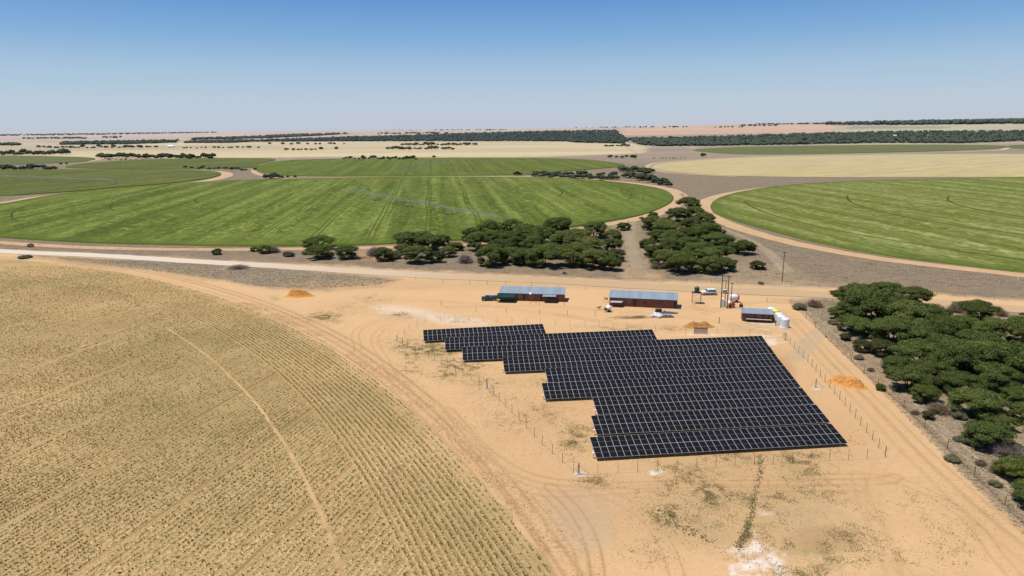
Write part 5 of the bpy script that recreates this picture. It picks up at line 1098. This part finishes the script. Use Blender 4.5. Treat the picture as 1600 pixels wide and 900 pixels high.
m = MB(); m.box(0, .75, 0, .8, .1, 2.3, 0, .04); m.build('cabinet', M['white'], root); m = MB(); m.box(.82, 1.35, 0, .8, .1, 1.9, 0, .04); m.build('side_cabinet', M['galv'], root); m = MB(); m.box(.06, .36, -.02, -.003, .25, 2.1); m.box(.39, .69, -.02, -.003, .25, 2.1); d = m.build('door', M['tank_white'], root); m = MB(); m.box(-.1, 1.45, -.1, .9, -.02, .1); m.build('plinth', M['concrete'], root)
def drum_tank(label, a, R, L, rz, body, cap):
    g = G(*a); root = thing('fuel_tank', label, 'fuel tank', (g[0], g[1], 0), rz, None); m = MB()
    prof = [(.02, 0), (R*.8, .02), (R, .15), (R, L-.15), (R*.8, L-.02), (.02, L)]; m.lathe(prof, 22); o = m.build('tank_body', body, root); o.rotation_euler = (0, radians(90), 0); o.location = (0, 0, R+.45)
    m = MB(); m.lathe([(.02, 0), (R*.82, .0), (R*1.015, .14), (R*1.015, .5), (R*.9, .5)], 22); o = m.build('end_cap', cap, root); o.rotation_euler = (0, radians(90), 0); o.location = (-.02, 0, R+.45) if rz > 2 else (0, 0, R+.45)
    if rz <= 2: o.rotation_euler = (0, radians(-90), 0); o.location = (L+.02, 0, R+.45)
    for x in (.5, L-.5): q = MB(); q.box(x-.08, x+.08, -R*.8, R*.8, 0, .55+R*.3); q.build('cradle', M['steel_dark'], root)
    m = MB(); m.tube((L/2, 0, 2*R+.42), (L/2, 0, 2*R+.62), .18, n=12); m.build('hatch', body, root)
drum_tank('large white fuel tank with red end cap behind the transformer poles', (1140, 472), .95, 2.6, 0.1, M['tank_white'], M['red'])
drum_tank('smaller white fuel tank with red end in front of the larger one', (1136.5, 479), .62, 1.5, 0.05, M['white'], M['red'])
g = G(1145, 480.5); m = MB(); m.box(0, .55, 0, .55, 0, 1.25, 0, .05); m.tube((.27, .27, 1.25), (.27, .27, 1.5), .1); m.tube((.55, .1, 1.1), (.8, -.1, .3), .03); o = m.build('fuel_pump', M['red']); o.location = (*g, 0); tag(o, 'red fuel pump box in front of the white fuel tanks', 'fuel pump')
g = G(1158.5, 480.5); root = thing('fire_trolley', 'dark metal box with orange drum on top behind the wash block', 'box', (*g, 0), 0); m = MB(); m.box(-.45, .45, 0, .7, .05, .85, 0, .04); m.build('box', M['steel_dark'], root); m = MB(); m.lathe([(.02, .86), (.34, .86), (.36, 1.1), (.30, 1.35), (.12, 1.45), (.1, 1.6), (.02, 1.62)], 12, (0, .35, 0)); m.build('orange_drum', M['orange'], root)
# vehicles
def wheels(root, xs, W, r):
    for x in xs:
        for y in (-W/2+.1, W/2-.1):
            s = -1 if y < 0 else 1; m = MB(); m.tube((x, y-.11, r), (x, y+.11, r), r, n=18); w = m.build('wheel', M['rubber'], root); m = MB(); m.tube((x, y+s*.111, r), (x, y+s*.13, r), r*.6, n=14); m.build('rim', M['galv'], w)
def vehicle(label, cat, name, x, y, rz, prof, glass, W, paint, roofm=None, extra=None, wx=(.85, 3.65), r=.38):
    g = G(x, y); root = thing(name, label, cat, (*g, 0), rz)
    m = MB(); n = len(prof)
    # body with tumblehome: upper points pulled in
    zi = lambda z: W/2-(max(0, z-1.0)*.22)
    V = [(px_, -zi(z), z) for px_, z in prof]+[(px_, zi(z), z) for px_, z in prof]
    m.add(V, [[k, (k+1) % n, n+(k+1) % n, n+k] for k in range(n)]+[list(range(n))[::-1], [n+k for k in range(n)]]); m.build('body', paint, root)
    for q in glass:
        for s in (-1, 1):
            m = MB(); V = [(a, s*(zi(z)+.006), z) for a, z in q]; m.add(V, [list(range(len(q)))[::s]]); m.build('window', M['glass'], root)
    wheels(root, wx, W, r); return root
suv = [(0, .45), (0, .95), (.15, 1.05), (1.15, 1.15), (1.75, 1.72), (2.1, 1.80), (4.1, 1.80), (4.45, 1.6), (4.6, 1.1), (4.6, .45), (4.1, .35), (.4, .35)]
v = vehicle('white estate car with dark windows parked by the gravel road behind the green tank', 'car', 'parked_car', 1096, 460.5, 0.02, suv, [[(1.35, 1.14), (1.82, 1.62), (2.3, 1.66), (2.3, 1.14)], [(2.36, 1.14), (2.36, 1.66), (3.2, 1.67), (3.2, 1.14)], [(3.26, 1.14), (3.26, 1.67), (4.05, 1.64), (4.35, 1.18)]], 1.85, M['car_white'])
m = MB(); m.add([(1.2, -.78, 1.185), (1.2, .78, 1.185), (1.74, .70, 1.70), (1.74, -.70, 1.70)], [[0, 1, 2, 3]]); o = m.build('windscreen', M['glass'], v); o.location = (-.012, 0, .012)
for y in (-.75, .5): m = MB(); m.box(-.02, .06, y, y+.25, .75, .92, 0, .01); m.build('headlight', M['lamp'], v)
m = MB(); m.box(-.06, .1, -.9, .9, .38, .62, 0, .03); m.box(4.5, 4.66, -.9, .9, .38, .62, 0, .03); m.build('bumper', M['black'], v)
m = MB(); m.box(.4, 4.3, -.94, -.925, .40, .66); m.build('sill', M['black'], v)
pk = [(0, .5), (0, 1.0), (.2, 1.1), (1.1, 1.18), (1.6, 1.72), (2.3, 1.76), (2.45, 1.15), (4.5, 1.12), (4.5, .5), (4.0, .4), (.4, .4)]
v = vehicle('old green pickup with pale canopy parked left of the house with green awning', 'pickup', 'parked_pickup', 752.5, 469.5, .06, pk, [[(1.3, 1.18), (1.68, 1.62), (2.2, 1.66), (2.3, 1.18)]], 1.75, M['car_green'], wx=(.8, 3.6), r=.38)
m = MB(); m.box(2.5, 4.55, -.85, .85, 1.13, 1.85, 0, .1); m.build('canopy', M['car_grey'], v); m = MB(); m.box(2.7, 4.3, -.862, -.853, 1.3, 1.65); m.build('canopy_window', M['glass'], v); m = MB(); m.box(1.62, 2.3, -.72, .72, 1.765, 1.80, 0, .02); m.build('roof_panel', M['car_grey'], v)
m = MB(); m.box(-.07, .08, -.86, .86, .45, .65, 0, .03); m.build('bumper', M['galv'], v)

# ------------------------------------------------------------------ centre pivots
def pivot(label, a, b, nspan, hub=False):
    A, B = G(*a), G(*b); d = B-A; L = np.linalg.norm(d); sp = L/nspan; z = 0; root = thing('pivot_irrigator', label, 'irrigator', (*A, float(hz(*A))), atan2(d[1], d[0]), 'irrigation machines standing in the green fields')
    hz0 = 4.6; pr = None
    def tower(x, nm='tower'):
        m = MB(); 
        for y in (-2.0, 2.0):
            for s in (-.5, .5): m.tube((x, y, .9), (x+s, y*.1, hz0), .07, n=5)
        m.tube((x, -2.1, .9), (x, 2.1, .9), .10, n=6); m.tube((x, -1.4, 2), (x, 1.4, 2), .05, n=5); t = m.build(nm, M['galv'], root)
        for y in (-2.0, 2.0):
            q = MB(); q.tube((x-.16, y, .62), (x+.16, y, .62), .62, n=16); q.build('wheel', M['rubber'], t)
    for k in range(nspan):
        m = MB(); N = 8; P = []
        for i in range(N+1):
            s = i/N; zz = hz0+1.3*sin(pi*s); P.append(np.array([k*sp+sp*s, 0, zz]))
        for i in range(N): m.tube(P[i], P[i+1], .11, n=5)
        for sy in (-.9, .9):
            Q = [np.array([p[0], sy*min(1, sin(pi*i/N)*1.6+.05), p[2]-1.3*min(1, sin(pi*i/N)*1.6)]) for i, p in enumerate(P)]
            for i in range(N): m.tube(Q[i], Q[i+1], .05, n=4)
            for i in range(1, N): m.tube(P[i], Q[i], .05, n=4); m.tube(Q[i], P[min(i+1, N)], .035, n=4)
        s_ = m.build('span', M['galv'], root); m = MB()
        for i in range(14): t = (i+.5)/14; x = k*sp+sp*t; zz = hz0+1.3*sin(pi*t); m.tube((x, .15, zz), (x, .15, 1.6), .03, n=3)
        m.build('drop_hose', M['galv'], s_); tower((k+1)*sp if k < nspan-1 else L-1)
    tower(.8) if not hub else None
    m = MB(); m.tube((L, 0, hz0), (L+14, 0, hz0+.6), .07, n=5); m.tube((L+13, 0, hz0+.6), (L, 0, hz0+2), .03, n=4); m.tube((L, 0, hz0), (L, 0, hz0+2), .04, n=4); m.build('end_boom', M['galv'], root)
pivot('long irrigation machine crossing the large green field behind the thicket', (546, 306), (778, 352), 4)
pivot('distant irrigation machine in the middle green field', (628, 272), (700, 257), 5); pivot('distant irrigation machine in the olive field at far left', (180, 289), (-60, 279), 5)
# small white farm buildings far away
for x, y, w, lab in ((262, 230.5, 9, 'tiny white shed on the pale fields at far left'), (1396, 213.5, 5, 'tiny white building among the distant trees at right')):
    A = G(x, y); s = px_per_m(x, y); L = w/s; m = MB(); m.prism([(0, 0), (L, 0), (L, 4), (0, 4)], 0, L*.35); m.add([(-.5, -.5, 4.01), (L+.5, -.5, 4.01), (L+.5, L*.175, 6.5), (-.5, L*.175, 6.5), (L+.5, L*.36, 4.01), (-.5, L*.36, 4.01)], [[0, 1, 2, 3], [3, 2, 4, 5], [0, 3, 5], [1, 4, 2]])
    o = m.build('farm_shed', M['white']); o.location = (*A, float(hz(*A))+(6 if x > 1000 else 0)*0); tag(o, lab, 'shed')
# heap of broken branches in the gap by the dense tree
g = G(562, 404); m = MB(); r = random.Random(4)
for i in range(70): x, y, z = r.gauss(0, 2.2), r.gauss(0, 1.6), abs(r.gauss(0, .35)); a = r.uniform(0, 6.28); l = r.uniform(.5, 1.6); m.tube((x, y, z), (x+l*cos(a), y+l*sin(a), max(.02, z+r.uniform(-.3, .4))), .05, .03, 4)
o = m.build('branch_heap', M['rust']); o.location = (*g, 0); tag(o, 'heap of reddish dead branches right of the dense round roadside tree', 'branches')

# ------------------------------------------------------------------ light, sky, camera
SUN_EL, SUN_AZ = radians(71), radians(-92)       # azimuth measured from +Y towards +X: from the left and slightly behind
sd = bpy.data.lights.new('sun', 'SUN'); sd.energy = 5.0; sd.angle = radians(.5); sd.color = (1, .93, .83)
so = bpy.data.objects.new('sun', sd); COL.objects.link(so)
dirv = Vector((sin(SUN_AZ)*cos(SUN_EL), cos(SUN_AZ)*cos(SUN_EL), sin(SUN_EL))); so.rotation_euler = dirv.to_track_quat('Z', 'Y').to_euler()
w = bpy.data.worlds.new('World'); S.world = w; w.use_nodes = True; nt = w.node_tree; bg = nt.nodes['Background']
sk = nt.nodes.new('ShaderNodeTexSky'); sk.sky_type = 'NISHITA'; sk.sun_disc = False; sk.sun_elevation = SUN_EL; sk.sun_rotation = SUN_AZ; sk.altitude = 1200; sk.air_density = 1.0; sk.dust_density = 1.2; sk.ozone_density = 1.5
tc = nt.nodes.new('ShaderNodeTexCoord'); sx = nt.nodes.new('ShaderNodeSeparateXYZ'); nt.links.new(tc.outputs['Generated'], sx.inputs[0])
rp = nt.nodes.new('ShaderNodeValToRGB'); nt.links.new(sx.outputs[2], rp.inputs[0]); E = rp.color_ramp
for p_, c_ in ((0, (.545, .600, .715)), (.035, (.500, .605, .735)), (.075, (.390, .560, .745)), (.12, (.215, .425, .715)), (.17, (.108, .300, .655)), (.4, (.07, .21, .52)), (1, (.05, .16, .45))):
    e_ = E.elements.new(p_) if p_ not in (0, 1) else E.elements[0 if p_ == 0 else len(E.elements)-1]; e_.color = (*c_, 1)
STR = .085; vm_ = nt.nodes.new('ShaderNodeVectorMath'); vm_.operation = 'SCALE'; nt.links.new(rp.outputs[0], vm_.inputs[0]); vm_.inputs['Scale'].default_value = 1/STR
mx_ = nt.nodes.new('ShaderNodeMix'); mx_.data_type = 'RGBA'; mx_.inputs[0].default_value = .85; nt.links.new(sk.outputs[0], mx_.inputs[6]); nt.links.new(vm_.outputs[0], mx_.inputs[7])
nt.links.new(mx_.outputs[2], bg.inputs[0]); bg.inputs[1].default_value = STR
cam = bpy.data.cameras.new('camera'); co = bpy.data.objects.new('camera', cam); COL.objects.link(co); S.camera = co
cam.sensor_width = 36; cam.lens = 36*F/1600; cam.clip_end = 60000; cam.clip_start = .5
Mx = Matrix(((rt[0], up[0], -fw[0], 0), (rt[1], up[1], -fw[1], 0), (rt[2], up[2], -fw[2], HC), (0, 0, 0, 1))); co.matrix_world = Mx
S.view_settings.view_transform = 'Standard'; S.view_settings.look = 'None'; S.view_settings.exposure = 0
